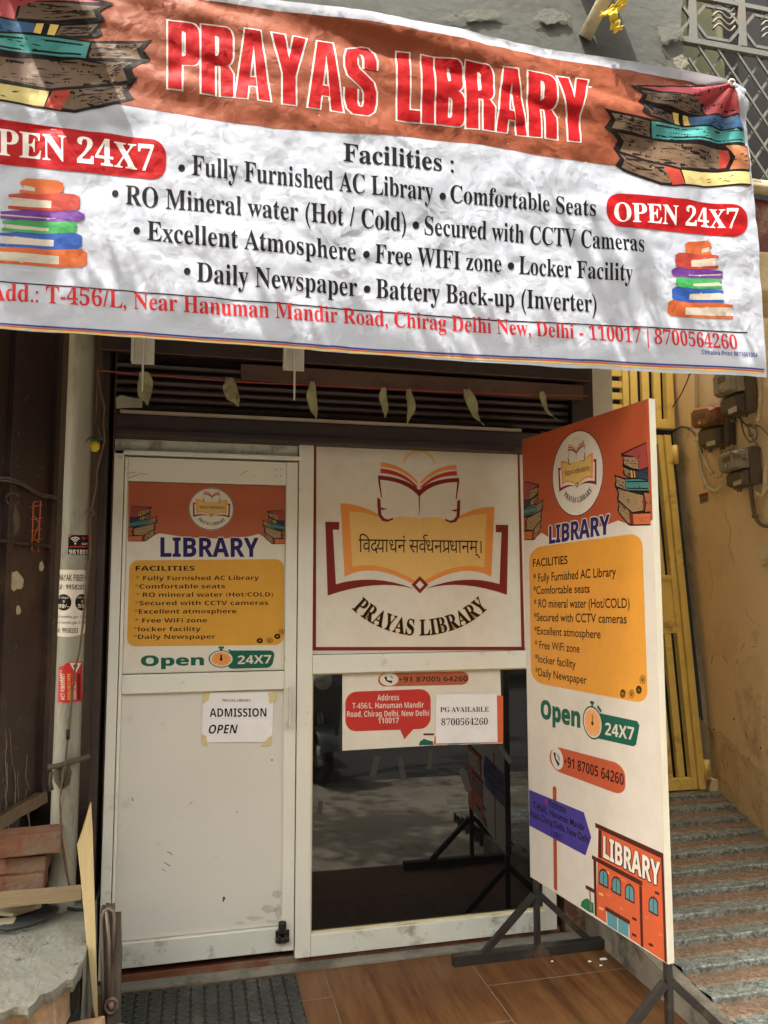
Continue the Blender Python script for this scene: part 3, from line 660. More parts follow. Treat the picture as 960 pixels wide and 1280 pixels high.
# leaf garland
gl = thing('leaf_garland', 'red string with dried curled mango leaves across the shutter', 'garland', tuple(pY(400, 480, -.16)))
q = lambda x, y: pY(x, y, -.16)
spts = [(122, 463), (180, 468), (240, 473), (290, 477), (380, 481), (478, 486), (560, 490), (650, 493), (735, 495)]
B = MB(); B.tube([q(*p) for p in spts], .0032, mat('red string', (150, 50, 40), .7), 5); B.build('string', gl)
M_lf = mat('dried leaf', (150, 146, 106), .6, .25, 14, .4, 60, (104, 84, 50), .3, 12)
for k, (x, y, ln, bend, wd) in enumerate(((181, 468, 40, .1, 17), (287, 474, 34, .25, 17), (389, 480, 42, .1, 10), (479, 487, 34, .0, 8), (512, 488, 40, -.1, 8), (583, 489, 38, .45, 11), (676, 492, 30, .4, 8))):
    a = q(x, y); s_ = (q(x + 10, y) - a).length / 10; L = ln * s_; Wd = wd * s_ * 1.25; L *= 1.12; n = 12; vs = []
    for i in range(n + 1):
        u = i / n; wdt = Wd * (.35 + .65 * math.sin(math.pi * min(1, u * .9 + .12))) * (1 - .75 * max(0, u - .75) * 4 * .8)
        cx = a.x + bend * L * u * u + .004 * math.sin(u * 7 + k); cy = a.y - .012 - .02 * u + .01 * math.sin(u * 5 + k * 2); cz = a.z + .004 - L * u
        tw = .6 * math.sin(u * 3 + k)
        for v in (-1, -.5, 0, .5, 1): vs.append((cx + v * wdt / 2 * math.cos(tw), cy + v * wdt / 2 * math.sin(tw) - (.012 if k != 3 else .006) * (1 - abs(v)) + .003 * math.sin(i * 1.7 + v * 2), cz + .004 * math.sin(v * 4 + i)))
    B = MB(); B.add(vs, [(i * 5 + j, i * 5 + j + 1, i * 5 + j + 6, i * 5 + j + 5) for i in range(n) for j in range(4)], M_lf, True); B.build('leaf', gl)

# ================================================================== WHITE DOOR AND WINDOW
M_al = mat('white coated aluminium', (218, 214, 200), .42, .05, 3, .06, 40, (176, 166, 144), .08, 7, spec=.5)
M_al2 = mat('white aluminium grubby', (206, 206, 193), .45, .08, 3, .08, 40, (142, 132, 112), .3, 9)
M_pan = mat('white door board', (208, 203, 192), .5, .04, 2, .05, 30, (186, 176, 158), .06, 6)
M_gap = mat('black gasket', (22, 20, 18), .7)
dr = thing('door', 'white aluminium door with a library poster above and a plain panel below', 'door', (.05, 0, .034))
zs_ = .036
dx0, dx1 = pY(142, 600, -.05).x, pY(154.5, 600, -.05).x         # frame jamb
fz = pY(250, 566, -.05).z
lx0, lx1 = dx1 + .003, pY(371.5, 700, -.045).x
lz0, lz1 = pY(150, 1211, -.04).z, pY(250, 574, -.04).z
B = MB(); B.box(dx0, dx1, -.055, .04, zs_, fz, M_al); B.box(dx0, lx1 + .012, -.055, .04, fz - .018, fz, M_al); B.box(dx1, lx1 + .012, -.02, .04, fz - .03, fz - .0182, M_gap)
B.box(dx0, lx1 + .0, -.03, .04, fz + .004, fz + .05, M_al2); B.build('frame', dr, bevel=.003)
py0 = lambda x, y: pY(x, y, -.045)
ux0, ux1 = pY(160, 602, -.03).x, pY(356.5, 700, -.03).x
uz0, uz1 = pY(250, 841, -.03).z, pY(250, 604, -.03).z
mz0 = pY(250, 864, -.03).z; bz0 = pY(250, 1168, -.03).z
leaf = MB()
leaf.box(lx0, ux0, -.045, .0, lz0, lz1, M_al); leaf.box(ux1, lx1, -.045, .0, lz0, lz1, M_al)
leaf.box(ux0 + .0005, ux1 - .0005, -.044, .0, uz1, lz1 - .001, M_al); leaf.box(ux0 + .0005, ux1 - .0005, -.046, .0, mz0, uz0, M_al); leaf.box(ux0 + .0005, ux1 - .0005, -.044, .0, lz0 + .0005, bz0, M_al2)
leaf.build('leaf_frame', dr, bevel=.003)
B = MB(); B.box(ux0, ux1, -.026, -.012, bz0 + .003, mz0 - .003, M_pan); B.build('lower_panel', dr)
B = MB(); B.box(ux0, ux1, -.026, -.012, uz0 + .003, uz1 - .003, M_pan); B.build('upper_panel', dr)
Gm = G(lambda x, y: (pY(x, y, -.027).x, pY(x, y, -.027).z), lambda u, v, h: (u, -.0263 - h, v))
M_scf = mat('scuff', (128, 112, 92), .8); M_blk = mat('grime spot', (60, 50, 40), .8)
for pts, wd in (([(209, 1065), (213, 1066), (215, 1069)], 1.4), ([(205, 1078), (210, 1081), (213, 1083)], 1.2), ([(202, 1086), (207, 1089)], .9), ([(236, 1006), (241, 1002)], .7)): Gm.line(pts, wd, M_scf)
for x, y, r_ in ((280, 1123, 1.6), (279, 1126, 1.0), (166, 1000, .8), (165, 998, .6), (340, 950, .9), (296, 1015, .7), (310, 912, .6)): blob(Gm, x, y, r_, r_ * 1.5, M_blk, x)
M_wt = mat('worn edge', (190, 182, 166), .7, .2, 20)

for x_, y_, a_, b_ in ((346, 1118, 6, 5), (336, 1136, 9, 5), (348, 1140, 5, 8), (318, 1148, 10, 3), (300, 1154, 7, 2), (340, 1152, 8, 2)): blob(Gm, x_, y_, a_, b_, M_wt, x_)
Gm.build('worn_patch', dr)
B = MB(); hx = pY(361, 880, -.06); Mh = mat('white handle', (196, 190, 176), .4, .05, 6)
za, zc = pY(361, 858, -.07).z, pY(361, 908, -.07).z
B.box(hx.x - .004, hx.x + .012, -.085, -.07, zc, za, Mh); B.box(hx.x - .004, hx.x + .012, -.07, -.046, za - .018, za - .004, Mh); B.box(hx.x - .010, hx.x + .012, -.07, -.046, zc + .002, zc + .02, Mh); B.build('handle', dr, bevel=.004)
B = MB(); c = pY(354, 1170, -.06); Mk = mat('dark steel', (58, 52, 46), .4, .2, 12, .2, 40, metal=.6)
B.box(c.x - .03, c.x + .026, -.052, -.046, c.z - .03, c.z + .018, Mk); B.tube([(c.x - .004, -.06, c.z + .012), (c.x - .004, -.06, c.z + .055)], .016, M_gap, 14); B.tube([(c.x - .028, -.062, c.z - .012), (c.x + .024, -.062, c.z - .012)], .010, Mk, 10)
for k in (-.016, .008): B.box(c.x + k - .005, c.x + k + .005, -.075, -.052, c.z - .024, c.z + .008, Mk)
B.build('floor_latch', dr, bevel=.002)
Gm = G(lambda x, y: (pY(x, y, -.045).x, pY(x, y, -.045).z), lambda u, v, h: (u, -.0453 - h, v))
for x, y in ((344.5, 587), (351, 587), (344.5, 595), (351, 595)): Gm.ell(x, y, .7, .7, M_blk, 1, 8)
for pts in ([(300, 594), (306, 590), (310, 589)], [(158, 592), (170, 590)], [(160, 598), (176, 592), (184, 593)], [(153, 590), (158, 584)]): Gm.line(pts, .6, M_scf)
Gm.build('scratch', dr)

wn = thing('shop_window', 'white framed shop window with a black glass pane below the logo sign', 'window', (1.0, 0, .034))
wx0, wx1 = lx1 + .004, pY(696, 1130, -.05).x
gx0, gx1 = pY(389, 1000, -.04).x, pY(680, 1105, -.04).x
gz0, gz1 = pY(388, 1168, -.04).z, pY(388, 842, -.04).z
rz1 = pY(388, 819, -.04).z; wz1 = pY(500, 552, -.05).z
B = MB(); B.box(wx0, gx0, -.05, .04, zs_, wz1, M_al); B.box(gx1, wx1, -.05, .04, zs_, wz1, M_al); B.box(gx0 + .0005, gx1 - .0005, -.049, .04, zs_, gz0, M_al2)
B.box(gx0 + .0005, gx1 - .0005, -.052, .04, gz1, rz1, M_al); B.box(gx0 + .0005, gx1 - .0005, -.049, .04, wz1 - .012, wz1 - .001, M_al); B.build('frame', wn, bevel=.003)
mg = bpy.data.materials.new('black glass'); mg.use_nodes = True; b = mg.node_tree.nodes['Principled BSDF']
b.inputs['Base Color'].default_value = (.004, .004, .004, 1); b.inputs['Roughness'].default_value = .03; b.inputs['IOR'].default_value = 1.6
N = mg.node_tree.nodes; n_ = N.new('ShaderNodeTexNoise'); n_.inputs['Scale'].default_value = 3; n_.inputs['Detail'].default_value = 6
mr = N.new('ShaderNodeMapRange'); mr.inputs[3].default_value = .01; mr.inputs[4].default_value = .03; mg.node_tree.links.new(n_.outputs[0], mr.inputs[0]); mg.node_tree.links.new(mr.outputs[0], b.inputs['Roughness'])
B = MB(); B.box(gx0, gx1, -.022, -.016, gz0, gz1, mg); B.build('glass_pane', wn)
B = MB(); M_bead = mat('cream beading', (206, 192, 150), .5, .06, 8)
for x0, x1, z0, z1 in ((gx0, gx0 + .006, gz0, gz1), (gx0 + .006, gx1, gz0, gz0 + .006), (gx0 + .006, gx1, gz1 - .007, gz1)): B.box(x0, x1, -.034, -.022, z0, z1, M_bead)
B.build('glazing_bead', wn)
Gm = G(lambda x, y: (pY(x, y, -.0225).x, pY(x, y, -.0225).z), lambda u, v, h: (u, -.0225 - h, v))
M_tape = mat('tape residue', (44, 43, 36), .5, .1, 20)
c4 = lambda x, y: (300 + x / 2.4, 820 + y / 2.4)
for x, y, l, a, wd in ((405, 330, 66, 12, 18), (485, 335, 64, -10, 16), (570, 310, 60, 4, 14), (795, 295, 62, -35, 14), (240, 455, 40, 6, 14)):
    ca, sa = math.cos(R(a)), math.sin(R(a)); Gm.poly([c4(x + dx * ca - dy * sa, y + dx * sa + dy * ca) for dx, dy in ((-wd / 2, -l / 2), (wd / 2, -l / 2), (wd / 2, l / 2), (-wd / 2, l / 2))], M_tape)
Gm.poly([c4(655, 340), c4(672, 335), (300 + 697 / 2.4, 820 + 402 / 2.4), (300 + 680 / 2.4, 820 + 408 / 2.4)], M_tape)
Gm.build('tape_mark', wn)
# ================================================================== PRINTS
I_or = ink('rust orange', (168, 88, 56)); I_white = ink('sign white', (214, 206, 190)); I_mar = ink('maroon', (122, 40, 34)); I_red = ink('logo red', (186, 44, 36)); I_orange = ink('orange', (222, 142, 66))
I_tan = ink('tan', (220, 178, 104)); I_dk = ink('dark brown', (30, 23, 19)); I_yel = ink('mustard', (206, 150, 50)); I_pur = ink('purple', (42, 33, 92)); I_grn = ink('dark green', (30, 92, 72)); I_black = K_
I_pale = ink('pale yellow', (222, 206, 160)); I_teal = ink('teal', (88, 140, 146)); I_blue = ink('deep blue', (48, 70, 104)); I_brick = ink('brick orange', (206, 94, 56)); I_dbr = ink('dark brick', (84, 40, 32)); I_vio = ink('violet', (74, 62, 140)); I_crm = ink('page cream', (196, 172, 124)); I_pink = ink('rose', (176, 70, 76)); I_ltor = ink('light orange', (236, 160, 96))

def deva(g, m, x0, x1, yb, h, layer, tf2=None, off=.0):
    """the Sanskrit motto, its joined letters put together from single ones; drawing coords: head line at yb-h, foot at yb"""
    Vn, _ = text_tris('न', 'plain', off); top = max(v[1] for v in Vn); bot = min(v[1] for v in Vn)
    words = [['िव', 'द', 'याधनं'], ['स', 'व', 'धनप', 'धानम्।']]
    wx = lambda s: (min(v[0] for v in text_tris(s, 'plain', off)[0]), max(v[0] for v in text_tris(s, 'plain', off)[0]))
    x = 0; put = []; marks = []
    for wi, wd in enumerate(words):
        for k, s_ in enumerate(wd):
            a, b_ = wx(s_)
            if s_ == 'याधनं': x -= .10
            put.append((s_, x - a, k)); 
            if s_ == 'व': marks.append(('reph', x + (b_ - a) * .95))
            if s_ == 'धनप': marks.append(('ra', x + (b_ - a)))
            x += b_ - a - .045
        x += .27
    k_ = (x1 - x0) / (x - .27); ky = h / (top - bot)
    for s_, xo, li in put:
        V, T = text_tris(s_, 'plain', off)
        g.items.append(([g.tf(x0 + (v[0] + xo) * k_, yb - (v[1] - bot) * ky) for v in V], T, m, layer + .12 * (li % 2)))
    for kind, xx in marks:
        X = x0 + xx * k_
        if kind == 'reph': g.line([(X + h * (.20 * math.cos(t) - .02), yb - h * 1.22 - h * .17 * math.sin(t)) for t in [R(-110 - 25 * i) for i in range(9)]], h * .1, m, layer + .3)
        else: g.line([(X - h * .18, yb - h * .42), (X - h * .62, yb - h * .10)], h * .1, m, layer + .3)
def logo(g, layer=2, fine=True):
    """open-book emblem in its own drawing coordinates (crop of the big sign)"""
    g.strip([(348 + 50 * math.cos(a), 386 - 48 * math.sin(a)) for a in [R(10 + 160 * i / 20) for i in range(21)]], [(348 + 45 * math.cos(a), 391 - 46 * math.sin(a)) for a in [R(10 + 160 * i / 20) for i in range(21)]], I_tan, layer)
    mir = lambda P, s: [(x if s > 0 else 693 - x, y if s > 0 else y + 11 * (346 - x) / 115 * .0 + (11 if False else 0)) for x, y in P]
    for s in (1, -1):
        M = lambda P: mir(P, s)
        g.strip(M(bez((232, 380), (300, 384), (344, 438))), M(bez((232, 394), (296, 396), (338, 440))), I_orange, layer)
        g.strip(M(bez((231, 399), (300, 402), (343, 452))), M(bez((231, 413), (296, 414), (337, 454))), I_red, layer)
        g.strip(M(bez((224, 420), (310, 424), (347, 462))), M(bez((224, 433), (306, 434), (345, 480))), I_mar, layer)
        g.poly(M([(224, 433), (230, 433), (236, 487), (233, 487)]), I_mar, layer)
        g.strip(M([(344, 458), (345, 500), (346, 538)]), M([(350 if s < 0 else 346.5, 462), (346.5, 500), (346.6, 538)]), I_mar, layer + .5)
        g.strip(M([(222, 486), (222, 510), (224, 540), (236, 556), (252, 559), (268, 552)]), M([(231, 492), (232, 512), (234, 538), (243, 549), (254, 552), (268, 546)]), I_mar, layer + .5)
        g.poly(M([(232, 516), (252, 521), (234, 524)]), I_mar, layer + .5)
        # orange cover outline
        tl = bez((115, 507), (170, 506), (222, 536), n=8); bl = bez((128, 722), (210, 676), (330, 746), n=8)
        g.strip(M([(115, 507), (128, 722)]), M([(141, 531), (150, 694)]), I_orange, layer)
        g.strip(M(tl), M(bez((141, 531), (180, 528), (226, 545), n=8)), I_orange, layer)
        g.strip(M(bl), M(bez((150, 694), (236, 672), (340, 738), n=8)), I_orange, layer)
        # maroon lower cover
        g.poly(M([(72, 562), (112, 562), (112, 585), (94, 585)]), I_mar, layer); g.poly(M([(72, 562), (94, 585), (103, 744), (80, 777)]), I_mar, layer)
        g.strip(M(bez((103, 744), (210, 712), (326, 756), n=8)), M(bez((80, 777), (220, 728), (326, 757), n=8)), I_mar, layer)
    top = [(141, 531)] + bez((180, 528), (226, 545), n=1)[0:0] + bez((141, 531), (180, 528), (226, 545), n=6)[1:] + bez((226, 545), (240, 566), (270, 548), n=5)[1:] + bez((270, 548), (310, 536), (346, 549), n=5)[1:]
    bot = bez((150, 694), (236, 672), (340, 738), n=8) + [(346.5, 742)]
    left = top + bot[::-1]
    g.poly(left, I_tan, layer - .4); g.poly([(693 - x, y) for x, y in left], I_tan, layer - .4)
    g.poly([(354 - 7 + dx, 746 + dy) for dx, dy in ((0, -26), (25, 0), (0, 26), (-25, 0))], I_mar, layer + 1); g.poly([(347 + dx, 746 + dy) for dx, dy in ((0, -13), (12, 0), (0, 13), (-12, 0))], I_white, layer + 2)
    deva(g, I_dk, 168, 534, 650, 38, layer + .6)
    def arc(t, y):
        a = R(222 - 84 * (1 - t)) if False else R(133.5 - 87 * t); r = 296 - 47 * y
        return (352 + r * math.cos(a) * 1.0, 600 + r * math.sin(a))
    if fine: g.text_on('PRAYAS LIBRARY', 'serif', arc, ink('lettering edge', (196, 150, 70)), layer, .026)
    g.text_on('PRAYAS LIBRARY', 'serif', arc, I_dk, layer + 1, .006)
def with_tf(g, tf): g.tf = tf; return g
ART = [  # (dark outline, pages, cover pieces) of the old-book drawing, in its own drawing coordinates 545..912 x 212..468
 ([(572, 366), (604, 374), (700, 408), (735, 424), (912, 428), (914, 468), (716, 470), (688, 466), (600, 428), (578, 414), (590, 396)], [(586, 378), (696, 414), (716, 462), (690, 460), (594, 418), (602, 400)], [(4, [(738, 430), (911, 432), (912, 464), (748, 465)]), (6, [(694, 412), (732, 427), (746, 465), (716, 467)])]),
 ([(548, 318), (590, 326), (720, 350), (850, 362), (908, 368), (912, 428), (735, 430), (690, 416), (590, 384), (574, 372), (584, 352)], [(578, 332), (720, 358), (842, 374), (850, 420), (736, 424), (692, 410), (592, 376), (600, 354)], [(3, [(852, 366), (907, 371), (911, 425), (862, 426), (872, 398)]), (6, [(838, 374), (856, 380), (862, 400), (854, 420), (840, 420)])]),
 ([(543, 278), (560, 284), (660, 304), (720, 310), (896, 322), (900, 366), (720, 354), (664, 350), (560, 332), (548, 322), (562, 302)], [(562, 290), (658, 310), (664, 344), (566, 324), (574, 306)], [(2, [(662, 309), (896, 326), (899, 361), (720, 350), (670, 346)]), (0, [(674, 316), (890, 331), (890, 335), (676, 320)]), (0, [(678, 338), (720, 342), (892, 353), (892, 357), (720, 346), (678, 342)])]),
 ([(634, 256), (700, 276), (768, 288), (892, 290), (894, 332), (766, 314), (700, 308), (650, 294), (638, 284), (646, 270)], [(646, 266), (716, 284), (726, 308), (662, 292), (656, 278)], [(1, [(764, 291), (891, 294), (893, 328), (768, 311)]), (5, [(720, 283), (736, 285), (742, 310), (728, 309)]), (5, [(748, 287), (762, 290), (768, 311), (754, 311)])]),
 ([(616, 214), (870, 209), (894, 292), (800, 294), (740, 284), (660, 266), (632, 258), (644, 240), (630, 226)], [(640, 228), (790, 248), (798, 286), (740, 278), (650, 254), (656, 240)], [(0, [(640, 219), (869, 213), (891, 288), (804, 290), (797, 260), (760, 242), (700, 230)])])]
def ink_books(g, q, layer, seed, pal, hatch=26):
    """pile of old inked books; q(u,v): u 0 = page ends, 1 = spines, v down; pal: dark ink, page, five covers, two accents"""
    random.seed(seed); dk, pg, covers, ac = pal; cols = covers + ac
    Q = lambda x, y: q((x - 545) / 367, (y - 212) / 256)
    for k, (o, p, cs) in enumerate(ART):
        ly = layer + k * .8
        g.poly([Q(*a) for a in o], dk, ly); g.poly([Q(*a) for a in p], pg, ly + .1)
        xs = [a[0] for a in p]; x0, x1 = min(xs), max(xs)
        def ys(x):
            r = []
            for a, b in zip(p, p[1:] + p[:1]):
                if (a[0] - x) * (b[0] - x) < 0: r.append(a[1] + (b[1] - a[1]) * (x - a[0]) / (b[0] - a[0]))
            return (min(r), max(r)) if len(r) >= 2 else None
        for j in range(hatch):
            xa = random.uniform(x0 + 6, x1 - 26); l_ = random.uniform(12, 46); t = random.uniform(.12, .88); xb = min(xa + l_, x1 - 4); ya, yb = ys(xa), ys(xb)
            if not ya or not yb: continue
            A_, B_ = (xa, ya[0] + (ya[1] - ya[0]) * t), (xb, yb[0] + (yb[1] - yb[0]) * t); th = random.uniform(.7, 1.7)
            g.poly([Q(*A_), Q((A_[0] + B_[0]) / 2, (A_[1] + B_[1]) / 2 - th), Q(*B_), Q((A_[0] + B_[0]) / 2, (A_[1] + B_[1]) / 2 + th)], dk, ly + .12 + .008 * j)
        for i, (c, pts) in enumerate(cs): g.poly([Q(*a) for a in pts], dk if (k == 2 and i) else cols[c], ly + .42 + .04 * i)
        for j in range(7):
            c, pts = cs[0]; cx = sum(a[0] for a in pts) / len(pts) + random.uniform(-25, 40); cy = sum(a[1] for a in pts) / len(pts) + random.uniform(-6, 10)
            g.poly([Q(cx, cy), Q(cx + 9, cy - 2), Q(cx + 14, cy - 1), Q(cx + 6, cy + 1)], dk, ly + .56 + .006 * j)
PALI = None
def book_stack(g, x0, y0, x1, y1, flip, layer, seed, **kw):
    pal = (I_dk, ink('old page', (150, 122, 88)), [ink('rosy cover', (150, 62, 60)), ink('dark blue cover', (46, 58, 74)), ink('teal cover', (70, 122, 118)), ink('brown cover', (150, 96, 62)), ink('orange cover', (190, 100, 60))], [ink('ochre', (196, 150, 70)), ink('dark red cover', (120, 40, 34))])
    q = (lambda u, v: (x1 - u * (x1 - x0), y0 + v * (y1 - y0))) if flip else (lambda u, v: (x0 + u * (x1 - x0), y0 + v * (y1 - y0)))
    ink_books(g, q, layer, seed, pal, 16)
def pins(*a): return a
# ---------- logo sign in the window
sg = thing('logo_sign', 'square white sign with an open book emblem and a maroon border above the black glass', 'sign', (1.0, -.03, rz1))
B = MB(); sx1 = pY(657, 700, -.03).x + .01
B.box(gx0 + .001, gx1 - .001, -.028, -.012, rz1 + .002, wz1 - .014, I_white); B.build('panel', sg)
tfs = lambda x, y: (pY(380 + x / 2.4, 420 + y / 2.4, -.028).x, pY(380 + x / 2.4, 420 + y / 2.4, -.028).z)
mapS = lambda u, v, h: (u, -.0283 - h, v)
g = G(tfs, mapS, eps=.0003)
g.poly([(26, 322), (37, 322), (36, 935), (24, 944)], I_mar); g.poly([(24, 944), (36, 933), (652, 932), (662, 942)], I_mar); g.poly([(640, 340), (646, 340), (662, 942), (652, 932)], I_mar)
g.build('border', sg)
def logo_tf(x, y): 
    yy = y + (11.0 * (x - 346) / 267 * .8)          # the sign's horizontals fall to the right in the photo crop
    return tfs(x, yy)
# real-plane version: undo the crop's slope by drawing in sign coordinates
A0 = Vector(tfs(72, 562)); A1 = Vector(tfs(613, 578)); kx = (A1 - A0).length / 541
Cc = (Vector(tfs(346, 650)))
ky = (Vector(tfs(346, 900)) - Vector(tfs(346, 400))).length / 500
g = G(lambda x, y: (Cc.x + (x - 346) * kx, Cc.y - (y - 650) * ky), mapS, eps=.0003)
logo(g, 2); g.build('emblem', sg)

# ---------- poster on the door
def open_row(g, O, C, Bd, cx, cy, rx, ry, oa, ob, oh, br, ta, tb, th):
    g.text('Open', 'sans', oa, ob, oh, I_grn, 2, .02)
    g.rrect(br, abs(br[0][1] - br[3][1]) * .3, I_grn, 2)
    g.ell(cx, cy, rx, ry, I_grn, 3); g.ell(cx, cy, rx * .9, ry * .9, I_white, 3.5); g.ell(cx, cy, rx * .78, ry * .78, I_orange, 4)
    g.rect(cx - rx * .22, cy - ry * 1.45, cx + rx * .22, cy - ry * 1.2, I_grn, 3); g.rect(cx - rx * .1, cy - ry * 1.25, cx + rx * .1, cy - ry * .98, I_grn, 2.8)
    g.poly([(cx + rx * .62, cy - ry * 1.15), (cx + rx * .95, cy - ry * .85), (cx + rx * .85, cy - ry * .72), (cx + rx * .52, cy - ry * 1.0)], I_grn, 2.8)
    g.poly([(cx - rx * .06, cy - ry * .5), (cx + rx * .06, cy - ry * .5), (cx + rx * .09, cy + ry * .05), (cx - rx * .09, cy + ry * .05)], I_dk, 5); g.ell(cx, cy + ry * .08, rx * .13, ry * .13, I_dk, 5, 10)
    for i in range(12):
        a = R(30 * i); g.line([(cx + rx * .62 * math.cos(a), cy + ry * .62 * math.sin(a)), (cx + rx * .72 * math.cos(a), cy + ry * .72 * math.sin(a))], rx * .05, I_white, 5)
    g.text('24X7', 'sans', ta, tb, th, I_white, 4)
def badge_icons(g, pts, rx, ry):
    for i, (x, y) in enumerate(pts):
        g.ell(x, y, rx, ry, I_black, 2, 16)
        if i % 2: g.ell(x, y, rx * .8, ry * .8, I_yel, 2.5, 16); g.ell(x, y, rx * .5, ry * .5, I_black, 3, 12)
        g.line([(x - rx * .3, y + ry * .3), (x, y - ry * .35), (x + rx * .35, y + ry * .2)], rx * .22, I_yel, 3.5)
po = thing('library_poster', 'orange and mustard library facilities poster on the upper half of the white door', 'poster', (.05, -.03, uz0))
YP = -.0262
B = MB(); B.box(ux0 + .002, ux1 - .002, YP - .002, YP, uz0 + .004, uz1 - .004, I_white); B.build('sheet', po)
tfd = lambda x, y: (pY(x, y, YP).x, pY(x, y, YP).z); mapD = lambda u, v, h: (u, YP - .0022 - h, v)
c5 = lambda x, y: (x / 2.4, 400 + y / 2.4); c3 = lambda x, y: (x / 2.56, 780 + y / 2.56)
g = G(tfd, mapD, eps=.0003)
U0, U1 = ux0 + .002, ux1 - .002
wave = [c5(*p) for p in ((384, 664), (420, 662), (455, 650), (478, 640), (560, 652), (660, 656), (745, 650), (776, 642), (800, 656), (830, 664), (858, 664))]
top = [(U0, uz1 - .004), (U1, uz1 - .004)] + [(min(max(tfd(*p)[0], U0), U1), tfd(*p)[1]) for p in wave][::-1]
g.raw(top, I_or, 1); g.build('orange_header', po)
book_stack(g, *c5(385, 560), *c5(474, 664), True, 2, 3); g.build('book_picture', po); book_stack(g, *c5(786, 572), *c5(857, 672), False, 2, 4, hatch=16); g.build('book_picture', po)
cc = Vector(tfd(*c5(634, 567))); r_ = 69 / 2.4 * (Vector(tfd(300, 700)) - Vector(tfd(200, 700))).length / 100
gp = G(lambda x, y: (x, y), mapD, eps=.0003)
gp.ell(cc.x, cc.y, r_, r_ * .97, I_white, 2); gp.ring(cc.x, cc.y, r_ * .99, r_ * .96, r_ * .03, I_dk, 2.4)
kk = r_ / 69 * 112 / 541
with_tf(gp, lambda x, y: (cc.x + (x - 343) * kk, cc.y - (y - 650) * kk)); logo(gp, 3, False); gp.build('emblem', po)
g.outlined('LIBRARY', 'sans', c5(482, 710), c5(775, 710), 58 / 2.4, I_white, 2, 1.0); g.outlined('LIBRARY', 'sans', c5(482, 710), c5(775, 710), 57 / 2.4, I_pur, 3, .35); g.build('title_lettering', po)
g.rrect([(162, 700.5), (355, 699), (354.5, 806), (158.5, 808)], 11, I_yel, 1)
g.text('FACILITIES', 'sans', c5(407, 752), c5(584, 752), 14 / 2.4, I_dk, 2, .005)
for s_, x0, x1, yb in (('* Fully Furnished AC Library', 408, 777, 781), ('*Comfortable seats', 405, 675, 806), ('* RO mineral water (Hot/COLD)', 407, 819, 831), ('*Secured with CCTV cameras', 405, 805, 856), ('*Excellent atmosphere', 403, 709, 881), ('* Free WiFi zone', 405, 621, 908), ('*locker facility', 401, 602, 934), ('*Daily Newspaper', 400, 646, 957)):
    g.text(s_, 'sans', c5(x0, yb), c5(x1, yb - (x1 - x0) * .004), 13 / 2.4, I_dk, 2, -.004)
badge_icons(g, [c5(779, 962), c5(809, 961), c5(832, 949), c5(845, 935)], 4, 3.4); g.build('facilities_panel', po)
open_row(g, 0, 0, 0, 276.5, 823.6, 15.8, 10.8, c3(451, 134), c3(653, 131), 33 / 2.56, [(284, 813), (344, 813), (340, 834.5), (284, 836)], (297, 830), (339, 829), 10.5); g.build('opening_badge', po)

# ---------- papers
def paper(name, label, px, Y, mlist, parent_name='sheet', thick=.0006):
    t = thing(name, label, 'notice', tuple(pY(*px[3], Y))); g = G(lambda x, y: (pY(x, y, Y).x, pY(x, y, Y).z), lambda u, v, h: (u, Y - h - .0009 + .0016 * math.sin(u * 21) * math.cos(v * 13) - .0016, v), .03, .0004)
    g.poly(px, W_ if name != 'white_notice' else ink('copy paper', (228, 224, 222)), 1); mlist(g); g.build(parent_name, t)
    return t
W2 = ink('copy paper', (228, 224, 222)); M_ctape = ink('yellowed tape', (206, 186, 140), .3)
def adm(g):
    L4 = lambda x, y: (x / 2.56, 780 + y / 2.56)
    g.text('PRAYAS LIBRARY', 'plain', L4(711, 248), L4(803, 248), 8 / 2.56, I_dk, 2, .006); g.text('ADMISSION', 'sans', (262, 896), (333, 895.5), 10.5, I_black, 2); g.text('OPEN', 'sans', (260, 917), (295, 916.5), 11, I_black, 2, lean=2.2)
    g.poly([(254, 863), (263, 861.5), (261, 875), (253.5, 880)], M_ctape, 2); g.poly([(335, 866), (346, 864), (346, 876), (337, 880)], M_ctape, 2); g.poly([(335, 922), (341, 918), (339, 931), (326, 933)], M_ctape, 2); g.poly([(252, 917), (258, 920), (259, 934), (252, 930)], M_ctape, 2)
    g.line([(254, 898), (340, 897)], .5, ink('crease', (206, 202, 200)), 1.5)
paper('white_notice', 'white taped paper saying ADMISSION OPEN on the lower door panel', [(254, 865.5), (342, 864), (340, 927), (252, 928)], -.0275, adm)
cp = thing('cut_poster', 'cut piece of library poster with a red address bubble on the black glass', 'poster', tuple(pY(530, 930, -.023)))
YG = -.0232
g = G(lambda x, y: (pY(x, y, YG).x, pY(x, y, YG).z), lambda u, v, h: (u, YG - h, v), eps=.0004)
g.poly([c4(307, 55), c4(780, 38), c4(788, 262), c4(580, 268), c4(307, 284)], I_white, 1); g.build('sheet', cp)
g.rrect([c4(414, 52), c4(686, 46), c4(686, 86), c4(414, 92)], 9, I_or, 2); g.ell(*c4(447, 70), 11.5, 8, I_white, 3); g.line([c4(436, 62), c4(440, 74), c4(456, 78)], [3.4, 1.8, 3.4], I_dk, 4); g.line([c4(450, 60), c4(458, 66)], 1, I_dk, 4)
g.text('+91 87005 64260', 'sans', c4(476, 78), c4(682, 75), 15 / 2.4, I_dk, 3, -.008); g.build('phone_badge', cp)
g.rrect([c4(316, 108), c4(572, 98), c4(572, 218), c4(316, 227)], 14, I_red, 2); g.poly([c4(478, 216), c4(524, 215), c4(493, 250)], I_red, 2.5)
